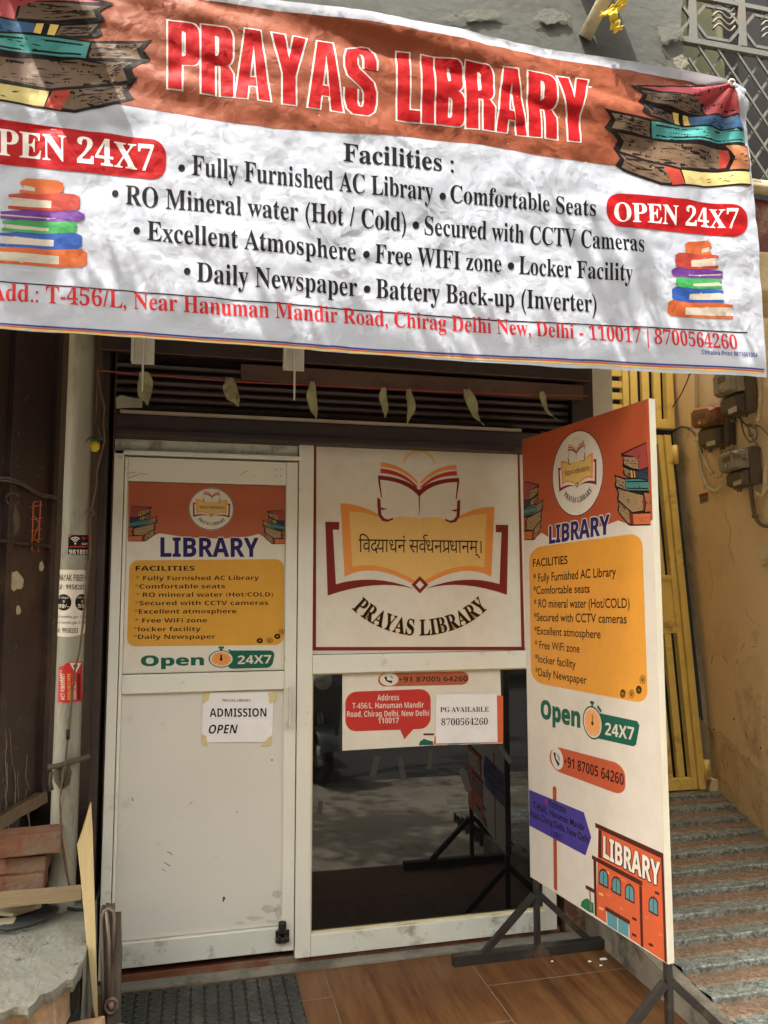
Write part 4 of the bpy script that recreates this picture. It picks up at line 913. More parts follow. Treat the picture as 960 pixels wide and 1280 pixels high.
for s_, x0, x1, yb in (('Address', 412, 477, 133), ('T-456/L. Hanuman Mandir', 337, 551, 157), ('Road, Chirag Delhi, New Delhi', 321, 567, 182), ('110017', 414, 476, 202)): g.text(s_, 'sans', c4(x0, yb + (540 - x0) * .004), c4(x1, yb - (x1 - 440) * .022), 17 / 2.4, I_white, 3, -.004)
g.build('address_bubble', cp)
g.poly([c4(770, 118), c4(789, 120), c4(789, 260), c4(580, 266), c4(584, 240), c4(770, 240)], I_brick, 2); g.poly([c4(550, 232), c4(582, 232), c4(582, 238), c4(550, 238)], I_dbr, 2); g.poly([c4(560, 238), c4(568, 238), c4(568, 262), c4(560, 262)], I_white, 2.2)
g.poly([c4(536, 268), c4(540, 256), c4(552, 248), c4(562, 252), c4(578, 256), c4(580, 267)], I_grn, 2.6); g.poly([c4(622, 258), c4(660, 256), c4(660, 265), c4(622, 266)], I_teal, 3); g.poly([c4(690, 256), c4(722, 255), c4(722, 262), c4(690, 264)], I_teal, 3); g.build('building_picture', cp)
def pg(g):
    g.text('PG AVAILABLE', 'serif', c4(600, 168), c4(746, 167), 15 / 2.4, I_black, 2); g.text('8700564260', 'serif', c4(603, 208), c4(743, 206), 20 / 2.4, I_black, 2, -.006)
paper('white_notice', 'white paper saying PG AVAILABLE stuck over the cut poster on the black glass', [c4(588, 114), c4(770, 113), c4(772, 258), c4(587, 262)], -.0262, pg)

# ================================================================== STANDING BOARD
far = Vector((1.4214, -.1611, 0)); near = Vector((1.5356, -.9863, 0)); bd = (near - far).normalized(); bn = Vector((bd.y, -bd.x, 0))
if bn.dot(CAM - far) < 0: bn = -bn
BW = .838; bz0, bz1 = .312, 2.205
sb = thing('standing_board', 'tall white and orange advertising board on black A shaped feet beside the shop window', 'sign board', tuple((far + near) / 2))
def bmap(u, v, h): return far + bd * u + bn * h + Vector((0, 0, v))
M_edge = mat('white foam edge', (222, 212, 190), .6, .05, 10); M_blkst = mat('black painted steel', (44, 40, 36), .45, .25, 10, .15, 50, (88, 74, 58), .3, 6)
B = MB(); B.prism([(-.004, bz0), (BW, bz0), (BW, bz1), (-.004, bz1)], bmap, -.027, -.0004, M_edge); B.build('panel', sb, bevel=.0015)
for nm, u in (('post', .022), ('post', BW - .018)):
    B = MB(); p = far + bd * u - bn * .0135; B.bar((p.x, p.y, 0.03), (p.x, p.y, bz0 + .1), .022, .022, M_blkst, bn); B.build(nm, sb, bevel=.002)
zj_ = pY(665, 1122, -.16).z
for u in (.022, BW - .018):
    p = far + bd * u - bn * .0135; B = MB()
    xa, xb = p.x - .375, p.x + .36
    if u > .5: xa, xb = p.x - .40, p.x + .36
    B.box(xa, xb, p.y - .02, p.y + .02, .0, .04, M_blkst); B.bar((p.x - .012, p.y, zj_ + .02), (p.x - .24, p.y, .035), .026, .022, M_blkst, Vector((0, 1, 0))); B.bar((p.x + .012, p.y, zj_ + .02), (p.x + .24, p.y, .035), .026, .022, M_blkst, Vector((0, 1, 0)))
    B.build('foot', sb, bevel=.002)
def tfb(x, y):
    P = pPl(x, y, far, bn); return ((P - far).dot(bd), P.z)
b1 = lambda x, y: (640 + x / 3, 470 + y / 3); b2 = lambda x, y: (640 + x / 3, 860 + y / 3)
g = G(tfb, bmap, eps=.0003); gb = G(lambda u, v: (u, v), bmap, eps=.0003)
J_white = ink('board white', (216, 204, 190)); J_or = ink('board orange', (172, 78, 46)); J_yel = ink('board amber', (224, 152, 56))
gb.rect(-.002, bz0 + .001, BW - .001, bz1 - .001, J_white, 1); gb.build('white_face', sb)
wv = [tfb(*b1(x, y)) for x, y in ((42, 616), (80, 612), (112, 588), (140, 606), (180, 606), (230, 588), (300, 572), (360, 556), (398, 542), (440, 556), (480, 562), (518, 540))]
wv = [(min(max(u, -.002), BW - .001), v) for u, v in wv]; wv[0] = (-.002, wv[0][1]); wv[-1] = (BW - .001, wv[-1][1])
gb.raw([(-.002, bz1 - .0012), (BW - .001, bz1 - .0012)] + wv[::-1], J_or, 2); gb.build('orange_header', sb)
def quad_tf(q):
    """unit square -> four board pixels (bilinear in board coordinates)"""
    Q = [Vector(tfb(*p)) for p in q]
    def f(x, y): p = Q[0].lerp(Q[1], x).lerp(Q[3].lerp(Q[2], x), y); return (min(max(p.x, -.002), BW - .001), p.y)
    return f
with_tf(gb, quad_tf([b1(42, 396), b1(120, 408), b1(118, 612), b1(42, 616)])); book_stack(gb, 0, 0, 1, 1, True, 3, 6); gb.build('book_picture', sb); 
with_tf(gb, quad_tf([b1(384, 300), b1(520, 245), b1(520, 560), b1(384, 560)])); book_stack(gb, 0, 0, 1, 1, False, 3, 8, hatch=24); gb.build('book_picture', sb)
cc2 = Vector(tfb(*b1(243, 365))); r2 = (Vector(tfb(*b1(243, 205))) - cc2).length
gi = G(lambda x, y: (x, y), bmap, eps=.0003); gi.ell(cc2.x, cc2.y, r2, r2, J_white, 3); gi.ring(cc2.x, cc2.y, r2, r2, r2 * .02, I_dk, 3.4)
kb = (tfb(*b1(313, 318))[0] - tfb(*b1(172, 350))[0]) / 541
with_tf(gi, lambda x, y: (cc2.x + (x - 343) * kb, cc2.y - (y - 646) * kb)); logo(gi, 4, False); gi.build('emblem', sb)
g.outlined('LIBRARY', 'sans', b1(141, 630), b1(367, 593), 67 / 3, J_white, 3, 1.3); g.outlined('LIBRARY', 'sans', b1(141, 629), b1(367, 592), 65 / 3, I_pur, 4, .4); g.build('title_lettering', sb)
g.rrect([b1(64, 645), b1(488, 588), b1(510, 1230), b1(72, 1148)], 16, J_yel, 2)
for s_, a, bb, h, o_ in (('FACILITIES', (79, 716), (209, 704), 32, .016), ('* Fully Furnished AC Library', (81, 773), (391, 750), 34, .010), ('*Comfortable seats', (81, 818), (292, 812), 32, .010), ('* RO mineral water (Hot/COLD)', (83, 868), (442, 870), 34, .010), ('*Secured with CCTV cameras', (83, 918), (431, 928), 33, .010), ('*Excellent atmosphere', (84, 968), (333, 984), 32, .010), ('* Free WiFi zone', (86, 1020), (254, 1038), 32, .010), ('*locker facility', (87, 1072), (240, 1096), 32, .010), ('*Daily Newspaper', (88, 1122), (281, 1156), 32, .010)):
    g.text(s_, 'plain', b1(*a), b1(*bb), h / 3 * .9, I_dk, 3, o_)
badge_icons(g, [b1(416, 1191), b1(449, 1192), b1(476, 1177), b1(490, 1138)], 3.6, 5.4); g.build('facilities_panel', sb)
oc = Vector(tfb(*b2(303, 130))); ro = (Vector(tfb(*b2(303, 68))) - oc).length
g.text('Open', 'sans', b2(108, 110), b2(257, 148), 68 / 3, I_grn, 3, .03); g.poly([b2(318, 92), b2(470, 124), b2(479, 140), b2(466, 212), b2(456, 219), b2(318, 188)], I_grn, 3)
g.text('24X7', 'sans', b2(350, 175), b2(459, 196), 46 / 3, J_white, 4)
go = G(lambda x, y: (x, y), bmap, eps=.0003)
go.ell(oc.x, oc.y, ro, ro, I_grn, 4); go.ell(oc.x, oc.y, ro * .9, ro * .9, J_white, 4.5); go.ell(oc.x, oc.y, ro * .8, ro * .8, I_ltor, 5)
go.rect(oc.x - ro * .2, oc.y + ro * 1.12, oc.x + ro * .2, oc.y + ro * 1.3, I_grn, 4); go.rect(oc.x - ro * .08, oc.y + ro * .95, oc.x + ro * .08, oc.y + ro * 1.15, I_grn, 3.8); go.poly([(oc.x + ro * .6, oc.y + ro * 1.15), (oc.x + ro * .95, oc.y + ro * .85), (oc.x + ro * .82, oc.y + ro * .72), (oc.x + ro * .48, oc.y + ro * 1.0)], I_grn, 3.8)
go.rect(oc.x - ro * .04, oc.y - ro * .05, oc.x + ro * .04, oc.y + ro * .48, I_dk, 6); go.ell(oc.x, oc.y - ro * .04, ro * .12, ro * .12, I_dk, 6.2, 12)
for i in range(12): go.line([(oc.x + ro * .62 * math.cos(R(30 * i)), oc.y + ro * .62 * math.sin(R(30 * i))), (oc.x + ro * .74 * math.cos(R(30 * i)), oc.y + ro * .74 * math.sin(R(30 * i)))], ro * .05, J_white, 6)
g.items += go.items; g.build('opening_badge', sb)
g.rrect([b2(141, 213), b2(424, 288), b2(427, 408), b2(141, 302)], 15, ink('phone orange', (190, 88, 56)), 2)
pc = Vector(tfb(*b2(170, 265))); rp = (Vector(tfb(*b2(170, 225))) - pc).length
go = G(lambda x, y: (x, y), bmap, eps=.0003); go.ell(pc.x, pc.y, rp, rp, J_white, 3)
go.line([(pc.x - rp * .42, pc.y + rp * .5), (pc.x - rp * .3, pc.y - rp * .05), (pc.x + rp * .3, pc.y - rp * .55)], [rp * .4, rp * .2, rp * .4], I_dk, 4)
for q_ in (.25, .45): go.line([(pc.x + rp * q_ * math.cos(R(a)), pc.y + rp * q_ * math.sin(R(a))) for a in (-20, 15, 50, 85)], rp * .08, I_dk, 4)
g.items += go.items; g.text('+91 87005 64260', 'sans', b2(195, 292), b2(420, 366), 38 / 3, I_dk, 3, -.004); g.build('phone_badge', sb)
g.poly([b2(153, 372), b2(160, 367), b2(167, 376), b2(170, 762), b2(157, 752)], J_or, 2)
g.poly([b2(65, 381), b2(270, 466), b2(298, 560), b2(276, 628), b2(66, 516)], I_vio, 3)
for s_, a, bb, h in (('Address', (138, 437), (202, 466), 22), ('T-456/L. Hanuman Mandir', (80, 448), (274, 538), 24), ('Road, Chirag Delhi, New Delhi', (68, 478), (290, 584), 24), ('110017', (148, 552), (191, 572), 20)): g.text(s_, 'plain', b2(*a), b2(*bb), h / 3, I_dk, 4, .012)
g.line([b2(137, 441), b2(203, 470)], .8, I_dk, 4); g.poly([b2(126, 416), b2(131, 418), b2(131, 436), b2(126, 434)], I_red, 4); g.build('address_arrow', sb)
# little library building
D = lambda *P: [b2(*p) for p in P]
g.poly(D((325, 524), (566, 632), (580, 1030), (316, 856)), I_brick, 3); g.poly(D((313, 505), (568, 620), (569, 642), (313, 522)), I_dbr, 4); g.poly(D((325, 530), (337, 535), (337, 640), (325, 634)), I_dbr, 4); g.poly(D((560, 636), (569, 640), (582, 1032), (573, 1026)), I_dbr, 4)
g.poly(D((301, 626), (490, 725), (490, 744), (301, 641)), I_dbr, 5); g.poly(D((306, 643), (317, 650), (319, 858), (311, 852)), I_dbr, 4.5); g.poly(D((478, 740), (488, 745), (494, 974), (484, 968)), I_dbr, 4.5)
for k, (wx_, wy_) in enumerate(((345, 712), (393, 740), (443, 768), (532, 816))):
    for sc_, mm, ly in ((1.0, I_dbr, 6), (.8, I_teal, 7)):
        hw, hh_ = 18 * sc_, 38 * sc_; pts = [(wx_ - hw, wy_ + hh_ * .72)] + [(wx_ + hw * math.cos(a), wy_ - hh_ * .2 - hh_ * .7 * math.sin(a)) for a in [math.pi - math.pi * i / 10 for i in range(11)]] + [(wx_ + hw, wy_ + hh_ * .98)]
        g.poly([b2(x, y + (x - wx_) * .28) for x, y in pts], mm, ly)
    g.line(D((wx_, wy_ - 34), (wx_, wy_ + 33)), .8, I_dbr, 8)
for x, y in ((335, 772), (335, 826), (460, 865), (459, 925), (545, 768), (522, 962), (380, 755), (357, 690)): g.poly(D((x - 8, y - 8), (x + 9, y), (x + 9, y + 10), (x - 8, y + 2)), I_dbr if (x + y) % 3 else I_ltor, 5.5)
for x, y in ((412, 826), (559, 924), (362, 775), (420, 720), (506, 860)): g.poly(D((x - 7, y - 7), (x + 8, y), (x + 8, y + 9), (x - 7, y + 2)), ink('pale brick', (214, 120, 72)), 5.5)
g.poly(D((356, 836), (440, 884), (441, 938), (358, 888)), I_teal, 6); g.poly(D((352, 818), (444, 872), (444, 888), (352, 834)), I_dbr, 7); g.line(D((398, 862), (399, 912)), .9, J_white, 7); g.line(D((356, 838), (358, 888)), .9, J_white, 6.5); g.line(D((440, 886), (441, 936)), .9, J_white, 6.5)
g.poly(D((277, 738), (310, 755), (310, 770), (277, 752)), I_dbr, 4); g.poly(D((290, 758), (295, 760), (300, 836), (294, 832)), ink('grey post', (120, 110, 98)), 4)
g.poly(D((258, 818), (262, 800), (272, 792), (284, 788), (296, 800), (306, 806), (308, 846), (290, 840)), ink('bush green', (44, 110, 72)), 3.8)
g.outlined('LIBRARY', 'sans', b2(345, 636), b2(557, 746), 80 / 3, I_dbr, 8, 1.2); g.outlined('LIBRARY', 'sans', b2(345, 634), b2(557, 744), 80 / 3, ink('letter white', (226, 216, 204)), 9, .35)
g.build('building_picture', sb)

# ================================================================== BANNER
BY = -1.0
def crump(x, n=3):
    s = 0.0; a = 1.0; f = 1.0
    for _ in range(n): s += a * (abs(noise.noise(x * f + Vector((3.1 * _, 1.7 * _, 0)))) - .28); a *= .52; f *= 2.05
    return s
TRc = Vector((1.93, 3.43))
def bdisp(u, v):
    p = Vector((u * 2.6, v * 3.6, 1.3)); wp = p + noise.noise_vector(p * .7) * .6
    d = .011 * crump(wp) + .006 * crump(Vector((u * 8 + v * 3, v * 9 - u * 2, 4)), 1)
    d += .016 * noise.noise(Vector((u * .9, v * 1.2, 7.7)))
    k = max(0, min(1, (v - 2.95) / .3)); d += k * .013 * noise.noise(Vector((u * 1.5 + v * .8, v * 13 + u * 1.2, 2.2))) + k * .010 * (abs(noise.noise(Vector((u * 1.3, v * 9 + u * 1.4, 5.5)))) - .25) * 2
    r = Vector((u, v)) - TRc; L = r.length; a = math.atan2(r.y, r.x)
    d += .016 * math.exp(-L / .5) * math.sin(a * 11) * min(1, L / .12)
    return d
def banner_map(u, v, h):
    t = (v - 2.30) / 1.13
    return (u, BY - bdisp(u, v) - h, v)
def tfn(x, y): P = pY(x, y, BY); return (P.x, P.z)
GR = .011
bx1b, bx1t = pY(958, 467, BY).x + .004, pY(930, 110, BY).x
bx0 = -1.16
ztop_b = tfn(640, 50)[1]; zbot_b = 2.292
def cl(name, c): return cloth_mat(name, c)
N_w = cl('white', (200, 203, 214)); N_or = cl('orange', (136, 70, 44)); N_red = cl('red', (164, 18, 22)); N_sil = cl('silver', (206, 196, 190)); N_k = cl('black', (26, 23, 24)); N_rt = cl('red text', (190, 34, 38)); N_rw = cl('badge white', (232, 220, 214))
N_dk = cl('ink dark', (26, 19, 16)); N_pg = cl('page', (104, 82, 62)); N_tl = cl('teal', (64, 136, 132)); N_bl = cl('blue', (54, 88, 124)); N_rs = cl('rose', (164, 62, 68)); N_cr = cl('cream', (190, 172, 110)); N_tn = cl('peach', (176, 112, 74)); N_yl = cl('yellow', (222, 190, 100))
N_pu = cl('purple', (97, 47, 126)); N_gr = cl('green', (58, 142, 75)); N_cb = cl('cobalt', (40, 77, 149)); N_og = cl('bright orange', (183, 89, 43)); N_r2 = cl('brick red', (164, 55, 40)); N_lp = cl('light page', (186, 173, 156)); N_nv = cl('navy', (60, 70, 130)); N_crd = cl('crimson stripe', (196, 90, 70))
bn_ = thing('banner', 'large crumpled white and orange vinyl library banner hanging across the shop front', 'banner', (.5, BY, 2.3))
g = G(lambda x, y: (x, y), banner_map, GR, .0005)
bl_ = [(bx0 + (bx1b - bx0) * i / 60, zbot_b + .004 * noise.noise(Vector((i * .35, 0, 0))) + .018 * max(0, (i / 60 - .75)) / .25 * .9) for i in range(61)]
tr_ = [(bx1t, tfn(930, 108)[1])] + [(bx1t - (bx1t - bx0) * i / 30, ztop_b + .005 * noise.noise(Vector((i * .5, 9, 0))) - .02 * max(0, 1 - i / 3)) for i in range(1, 31)]
g.raw(bl_ + tr_, N_w, 0); cloth = g.build('cloth', bn_); cloth.data.polygons.foreach_set('use_smooth', [True] * len(cloth.data.polygons))
with_tf(g, tfn)
# orange field
zor = ztop_b - .035; xr_ = tfn(915, 110)[0]
wvb = [tfn(x, y) for x, y in ((0, 122), (120, 126), (180, 134), (260, 148), (340, 160), (430, 167), (520, 173), (600, 182), (680, 196), (760, 206), (770, 207))]
right = [tfn(*p) for p in ((774, 190), (800, 170), (850, 160), (918, 200))]
g.raw([(bx0, wvb[0][1] + .003)] + wvb + [tfn(780, 208), tfn(840, 232), tfn(934, 236), (tfn(926, 180)[0], tfn(926, 180)[1]), (xr_, tfn(915, 112)[1]), (xr_ - .05, zor), (bx0, zor)], N_or, 1)
g.build('orange_field', bn_)
# title in condensed block capitals
SW = .235; TH = .12
def arc_strip(cx, cy, rxo, ryo, rxi, ryi, a0, a1, n=10):
    return ([(cx + rxo * math.cos(R(a0 + (a1 - a0) * i / n)), cy + ryo * math.sin(R(a0 + (a1 - a0) * i / n))) for i in range(n + 1)], [(cx + rxi * math.cos(R(a0 + (a1 - a0) * i / n)), cy + ryi * math.sin(R(a0 + (a1 - a0) * i / n))) for i in range(n + 1)])
def bowl(y0, y1, w_, t=SW):
    """right half ring from the stem at x=t"""
    r = .14
    o = [(t, y1), (w_ - r, y1)] + [(w_ - r + r * math.sin(R(a)), y1 - r + r * math.cos(R(a))) for a in (22, 45, 68, 90)] + [(w_, y0 + r)] + [(w_ - r + r * math.cos(R(a)), y0 + r - r * math.sin(R(a))) for a in (22, 45, 68, 90)] + [(t, y0)]
    wi = w_ - t; ri = .05
    i_ = [(t, y1 - TH), (wi - ri, y1 - TH)] + [(wi - ri + ri * math.sin(R(a)), y1 - TH - ri + ri * math.cos(R(a))) for a in (22, 45, 68, 90)] + [(wi, y0 + TH + ri)] + [(wi - ri + ri * math.cos(R(a)), y0 + TH + ri - ri * math.sin(R(a))) for a in (22, 45, 68, 90)] + [(t, y0 + TH)]
    return ('s', o, i_)
GL = {'I': (SW, [('p', [(0, 0), (SW, 0), (SW, 1), (0, 1)])]), 'L': (.44, [('p', [(0, 0), (SW, 0), (SW, 1), (0, 1)]), ('p', [(SW, 0), (.44, 0), (.44, .16), (SW, .16)])]),
      'P': (.54, [('p', [(0, 0), (SW, 0), (SW, 1), (0, 1)]), bowl(.40, 1, .54)]),
      'R': (.55, [('p', [(0, 0), (SW, 0), (SW, 1), (0, 1)]), bowl(.46, 1, .54), ('p', [(.33, 0), (.55, 0), (.55, .36), (.47, .46), (.33, .46)])]),
      'B': (.55, [('p', [(0, 0), (SW, 0), (SW, 1), (0, 1)]), bowl(.525, 1, .53), bowl(0, .5251, .55)]),
      'A': (.60, [('p', [(0, 0), (.20, 0), (.315, .80), (.30, 1), (.17, 1)]), ('p', [(.40, 0), (.60, 0), (.43, 1), (.30, 1), (.315, .80)]), ('p', [(.228, .20), (.372, .20), (.352, .34), (.248, .34)])]),
      'Y': (.58, [('p', [(0, 1), (.21, 1), (.29, .66), (.29, .42), (.18, .42)]), ('p', [(.58, 1), (.37, 1), (.29, .66), (.29, .42), (.40, .42)]), ('p', [(.18, 0), (.40, 0), (.40, .42), (.18, .42)])]),
      'S': (.54, [('w', [(.54, .66), (.54, .80), (.48, .95), (.36, 1), (.18, 1), (.06, .95), (0, .80), (0, .68), (.05, .56), (.32, .40), (.33, .34), (.33, .2), (.30, .115), (.24, .115), (.21, .2), (.21, .34)],
                        [(.33, .66), (.33, .80), (.30, .885), (.27, .885), (.25, .885), (.22, .86), (.21, .80), (.21, .72), (.24, .66), (.48, .50), (.54, .36), (.54, .2), (.48, .05), (.30, 0), (.06, .05), (0, .34)])])}
GL['S'] = (.54, [('s', [(.33, .66), (.33, .80), (.31, .87), (.27, .885), (.23, .87), (.21, .80), (.21, .72), (.25, .655), (.49, .49), (.54, .36), (.54, .20), (.50, .07), (.40, 0), (.27, 0), (.14, 0), (.04, .07), (0, .2), (0, .36)],
                        [(.54, .66), (.54, .80), (.50, .93), (.40, 1), (.27, 1), (.04, .93), (0, .80), (0, .66), (.05, .53), (.30, .37), (.33, .31), (.33, .20), (.31, .13), (.29, .115), (.27, .115), (.23, .13), (.21, .20), (.21, .36)])])
def title(g, s, xa, xb, yb_f, h_f, m1, m2):
    """xa..xb in pixels along the baseline yb_f(x); height h_f(x)"""
    gap = .035; tot = sum(GL[c][0] for c in s if c != ' ') + gap * (len(s) - 1) + .20 * s.count(' ')
    k = (xb - xa) / tot; x = 0; n = 0
    for c in s:
        if c == ' ': x += .20 + gap * 0; continue
        wd, pcs = GL[c]
        f = lambda u, v: (xa + (x + u) * k, yb_f(xa + (x + u) * k) - v * h_f(xa + (x + u) * k))
        for pc in pcs:
            n += 1
            if pc[0] == 'p':
                P = pc[1]; g.poly([f(*p) for p in P], m1, 3 + .012 * n)
                cx = sum(p[0] for p in P) / len(P); cy = sum(p[1] for p in P) / len(P)
                ex_ = .030; Q = []
                for i, p in enumerate(P):                      # push every side outward
                    a, b, c_ = Vector(P[i - 1]), Vector(p), Vector(P[(i + 1) % len(P)])
                    sx = Vector((1, k / h_f(xa) )); 
                    d1, d2 = (b - a).normalized(), (c_ - b).normalized()
                    area = sum(P[j - 1][0] * P[j][1] - P[j][0] * P[j - 1][1] for j in range(len(P)))
                    sg_ = 1 if area > 0 else -1
                    n1 = Vector((d1.y, -d1.x)) * sg_; n2 = Vector((d2.y, -d2.x)) * sg_
                    mt = n1 + n2; mt = mt * (1 / max(.35, mt.length_squared / 2)) if mt.length > .1 else n1
                    Q.append((p[0] + mt.x * ex_, p[1] + mt.y * ex_ * .62))
                g.poly([f(*p) for p in Q], m2, 1.7 + .012 * n)
            else:
                o, i_ = pc[1], pc[2]; g.strip([f(*p) for p in o], [f(*p) for p in i_], m1, 3 + .012 * n)
                def off(A, Bb, e):
                    R_ = []
                    for a, b in zip(A, Bb):
                        d = Vector(a) - Vector(b); d = d.normalized() * e if d.length else d; R_.append((a[0] + d.x, a[1] + d.y * .62))
                    return R_
                g.strip([f(*p) for p in off(o, i_, .034)], [f(*p) for p in off(i_, o, .034)], m2, 1.7 + .012 * n)
        x += wd + gap
lin = lambda xa, ya, xb, yb: (lambda x: ya + (yb - ya) * (x - xa) / (xb - xa))
title(g, 'PRAYAS', 210, 470, lin(210, 110, 470, 147), lin(210, 87, 470, 86), N_red, N_sil)
title(g, 'LIBRARY', 496, 735, lin(496, 151, 735, 180), lin(496, 86, 735, 80), N_red, N_sil)
g.build('title_lettering', bn_)
# facilities list
L = []
def bt(s, xa, ya, xb, yb, h, m=None, off=0.0): g.text(s, 'serif', (xa, ya), (xb, yb), h, m or N_k, 2, off)
bt('Facilities :', 429, 202, 567, 216, 23, off=.004); g.build('facilities_line', bn_)
def bul(x, y): g.ell(x, y, 4.2, 4.6, N_k, 2, 14)
bul(227, 210); bt('Fully Furnished AC Library', 240, 219, 541, 252, 25); bul(553, 246); bt('Comfortable Seats', 563, 253, 744, 271, 22); g.build('facilities_line', bn_)
bul(144, 242); bt('RO Mineral water (Hot / Cold)', 157, 256, 508, 289, 25); bul(520, 281); bt('Secured with CCTV Cameras', 531, 293, 804, 316, 23); g.build('facilities_line', bn_)
bul(171, 289); bt('Excellent Atmosphere', 184, 301, 445, 326, 25); bul(458, 318); bt('Free WIFI zone', 469, 328, 627, 340, 23); bul(639, 332); bt('Locker Facility', 649, 342, 789, 353, 22); g.build('facilities_line', bn_)
bul(234, 340); bt('Daily Newspaper', 246, 353, 447, 370, 25); bul(459, 361); bt('Battery Back-up (Inverter)', 470, 372, 745, 391, 24); g.build('facilities_line', bn_)

bt('Add.: T-456/L, Near Hanuman Mandir Road, Chirag Delhi New, Delhi - 110017 | 8700564260', -13, 374, 921, 437, 22, N_rt)
g.line([(-120, 342), (60, 356), (300, 376), (600, 399), (934, 416)], 1.5, N_k, 2)
g.text('Chhabra Print 9811661054', 'sans', (877, 443), (946, 447), 5.6, N_nv, 2); g.build('address_lettering', bn_)
for dy, wd_, mm in ((0, 2.2, N_nv), (2.6, 1.6, N_crd), (4.8, 1.8, N_yl)): g.line([(-120, 393 + dy), (0, 404 + dy), (240, 421 + dy), (480, 437 + dy), (720, 450 + dy), (956, 462 + dy)], wd_, mm, 2)
g.build('bottom_stripe', bn_)
def badge(q, s, a, b, h):
    g.rrect(q, 19, N_red, 2); g.text(s, 'serif', a, b, h, N_rw, 3, .004)
badge([(757, 240), (932, 259), (932, 299), (757, 283)], 'OPEN 24X7', (767, 277), (920, 287), 24); g.build('opening_badge', bn_)
badge([(-64, 138), (208, 176), (207, 226), (-66, 196)], 'OPEN 24X7', (-38, 187), (193, 214), 33); g.build('opening_badge', bn_)
def bil(a, b, c, d):
    a, b, c, d = map(Vector, (a, b, c, d)); return lambda u, v: tuple(a.lerp(b, u).lerp(d.lerp(c, u), v))
NPAL = (N_dk, N_pg, [N_rs, N_bl, N_tl, N_tn, N_cr], [N_yl, N_r2])
ink_books(g, lambda u, v: (480 + (545 + u * 367) / 2, (212 + v * 256) / 2), 2, 5, NPAL); g.build('old_book_picture', bn_)
ink_books(g, lambda u, v: (190 - u * 245, 8 + v * 150 - u * 2 - (190 - (190 - u * 245)) * .17), 2, 9, NPAL); g.build('old_book_picture', bn_)
def colour_books(q, seed):
    rows = [(N_og, N_lp, .0, .17, .28, .74), (N_r2, N_lp, .15, .36, .10, .86), (N_pu, N_lp, .35, .48, .04, .94), (N_gr, N_lp, .46, .62, .12, .92), (N_cb, N_lp, .60, .80, .06, .94), (N_og, N_lp, .78, 1.0, .0, 1.1)]
    for k, (c, pgc, t, b, a, e) in enumerate(rows[::-1]):
        ly = 2 + k * .5; m_ = a + .3; sl = .03
        g.poly([q(a, t + .03), q(a + .06, t), q(m_, t + .03 + sl), q(m_, b), q(a + .05, b - .02), q(a, b - .05)], c, ly)
        g.poly([q(m_, t + .05 + sl), q(e - .04, t + .04), q(e - .04, b - .04), q(m_, b - .02)], pgc, ly + .1)
        g.poly([q(a + .06, t), q(a + .4, t - .015), q(e, t + .03), q(e, t + .06), q(m_, t + .06 + sl)], c, ly + .2)
        g.poly([q(m_, b - .035), q(e, b - .05), q(e, b - .015), q(m_, b)], c, ly + .2)
colour_books(bil((836, 303), (906, 303), (908, 400), (834, 396)), 1); g.build('colour_book_picture', bn_)
colour_books(bil((112, 226), (-6, 222), (-8, 330), (108, 336)), 2); g.build('colour_book_picture', bn_)
# strings that hold the banner
B = MB(); mstr = mat('white cord', (200, 192, 176), .8)
for x, y, tx, ty in ((912, 106, ux + .0, wz), ):
    P = pY(x, y, BY); B.tube([P + Vector((0, -.012, 0)), (P.x + .03, UY - .03, P.z + .03), (P.x + .05, UY - .005, wz + .02)], .003, mstr, 6)
    B.tube([P + Vector((.012 * math.cos(t), -.014, .012 * math.sin(t))) for t in [i * .7 for i in range(10)]], .004, mstr, 6)
B.build('cord', bn_)
# ================================================================== RIGHT WALL, GATE, METERS
wA, wB, wC = Vector((3.165, .96, .287)), Vector((2.985, .3, .215)), Vector((2.99, .96, 2.75))
wn_ = (wB - wA).cross(wC - wA).normalized()
if wn_.dot(CAM - wA) < 0: wn_ = -wn_
wd_ = (wA - wB); wd_.z = 0; wd_.normalize(); wu_ = wn_.cross(wd_); wu_ = wu_ if wu_.z > 0 else -wu_
M_bw = mat('brown cream wall paint', (242, 212, 166), .75, .06, 2.2, .25, 30, (190, 152, 104), .25, 1.8)
def onw(x, y): return pPl(x, y, wA, wn_)
bw = thing('side_wall', 'brown cream painted wall with electric meters on the right of the striped ramp', 'wall', tuple(wB))
B = MB(); 
def wq(s, z): 
    p = wA + wd_ * s; k = (z - p.z) / wu_.z; return p + wu_ * k
lo0, lo1, hi0, hi1 = wq(.12, -.3), wq(-1.9, -.3), wq(.12, sl_b - .01), wq(-1.9, sl_b - .01)
B.hexa([lo0, lo1, lo1 - wn_ * .2, lo0 - wn_ * .2], [hi0, hi1, hi1 - wn_ * .2, hi0 - wn_ * .2], M_bw); B.hexa([wq(.6, sl_b - .0101), wq(-1.45, sl_b - .0101), wq(-1.45, sl_b - .0101) - wn_ * .2, wq(.6, sl_b - .0101) - wn_ * .2], [wq(.6, 3.15), wq(-1.45, 3.15), wq(-1.45, 3.15) - wn_ * .2, wq(.6, 3.15) - wn_ * .2], M_bw); B.build('plaster_face', bw)
Gw = G(lambda x, y: ((onw(x, y) - wA).dot(wd_), (onw(x, y) - wA).dot(wu_)), lambda u, v, h: wA + wd_ * u + wu_ * v + wn_ * (.0015 + h), eps=.0006)
M_stain = mat('wall stain', (150, 116, 76), .85, .1, 8); 
random.seed(5)
for k in range(10):
    x = random.uniform(890, 955); y = random.uniform(780, 960); Gw.line([(x, y), (x + random.uniform(-4, 6), y + random.uniform(-3, 12))], .7, M_stain)
for x, y in ((917, 899), (893, 912), (950, 935)): blob(Gw, x, y, 1.1, 1.3, M_blk, x)
Gw.build('wall_scuff', bw)
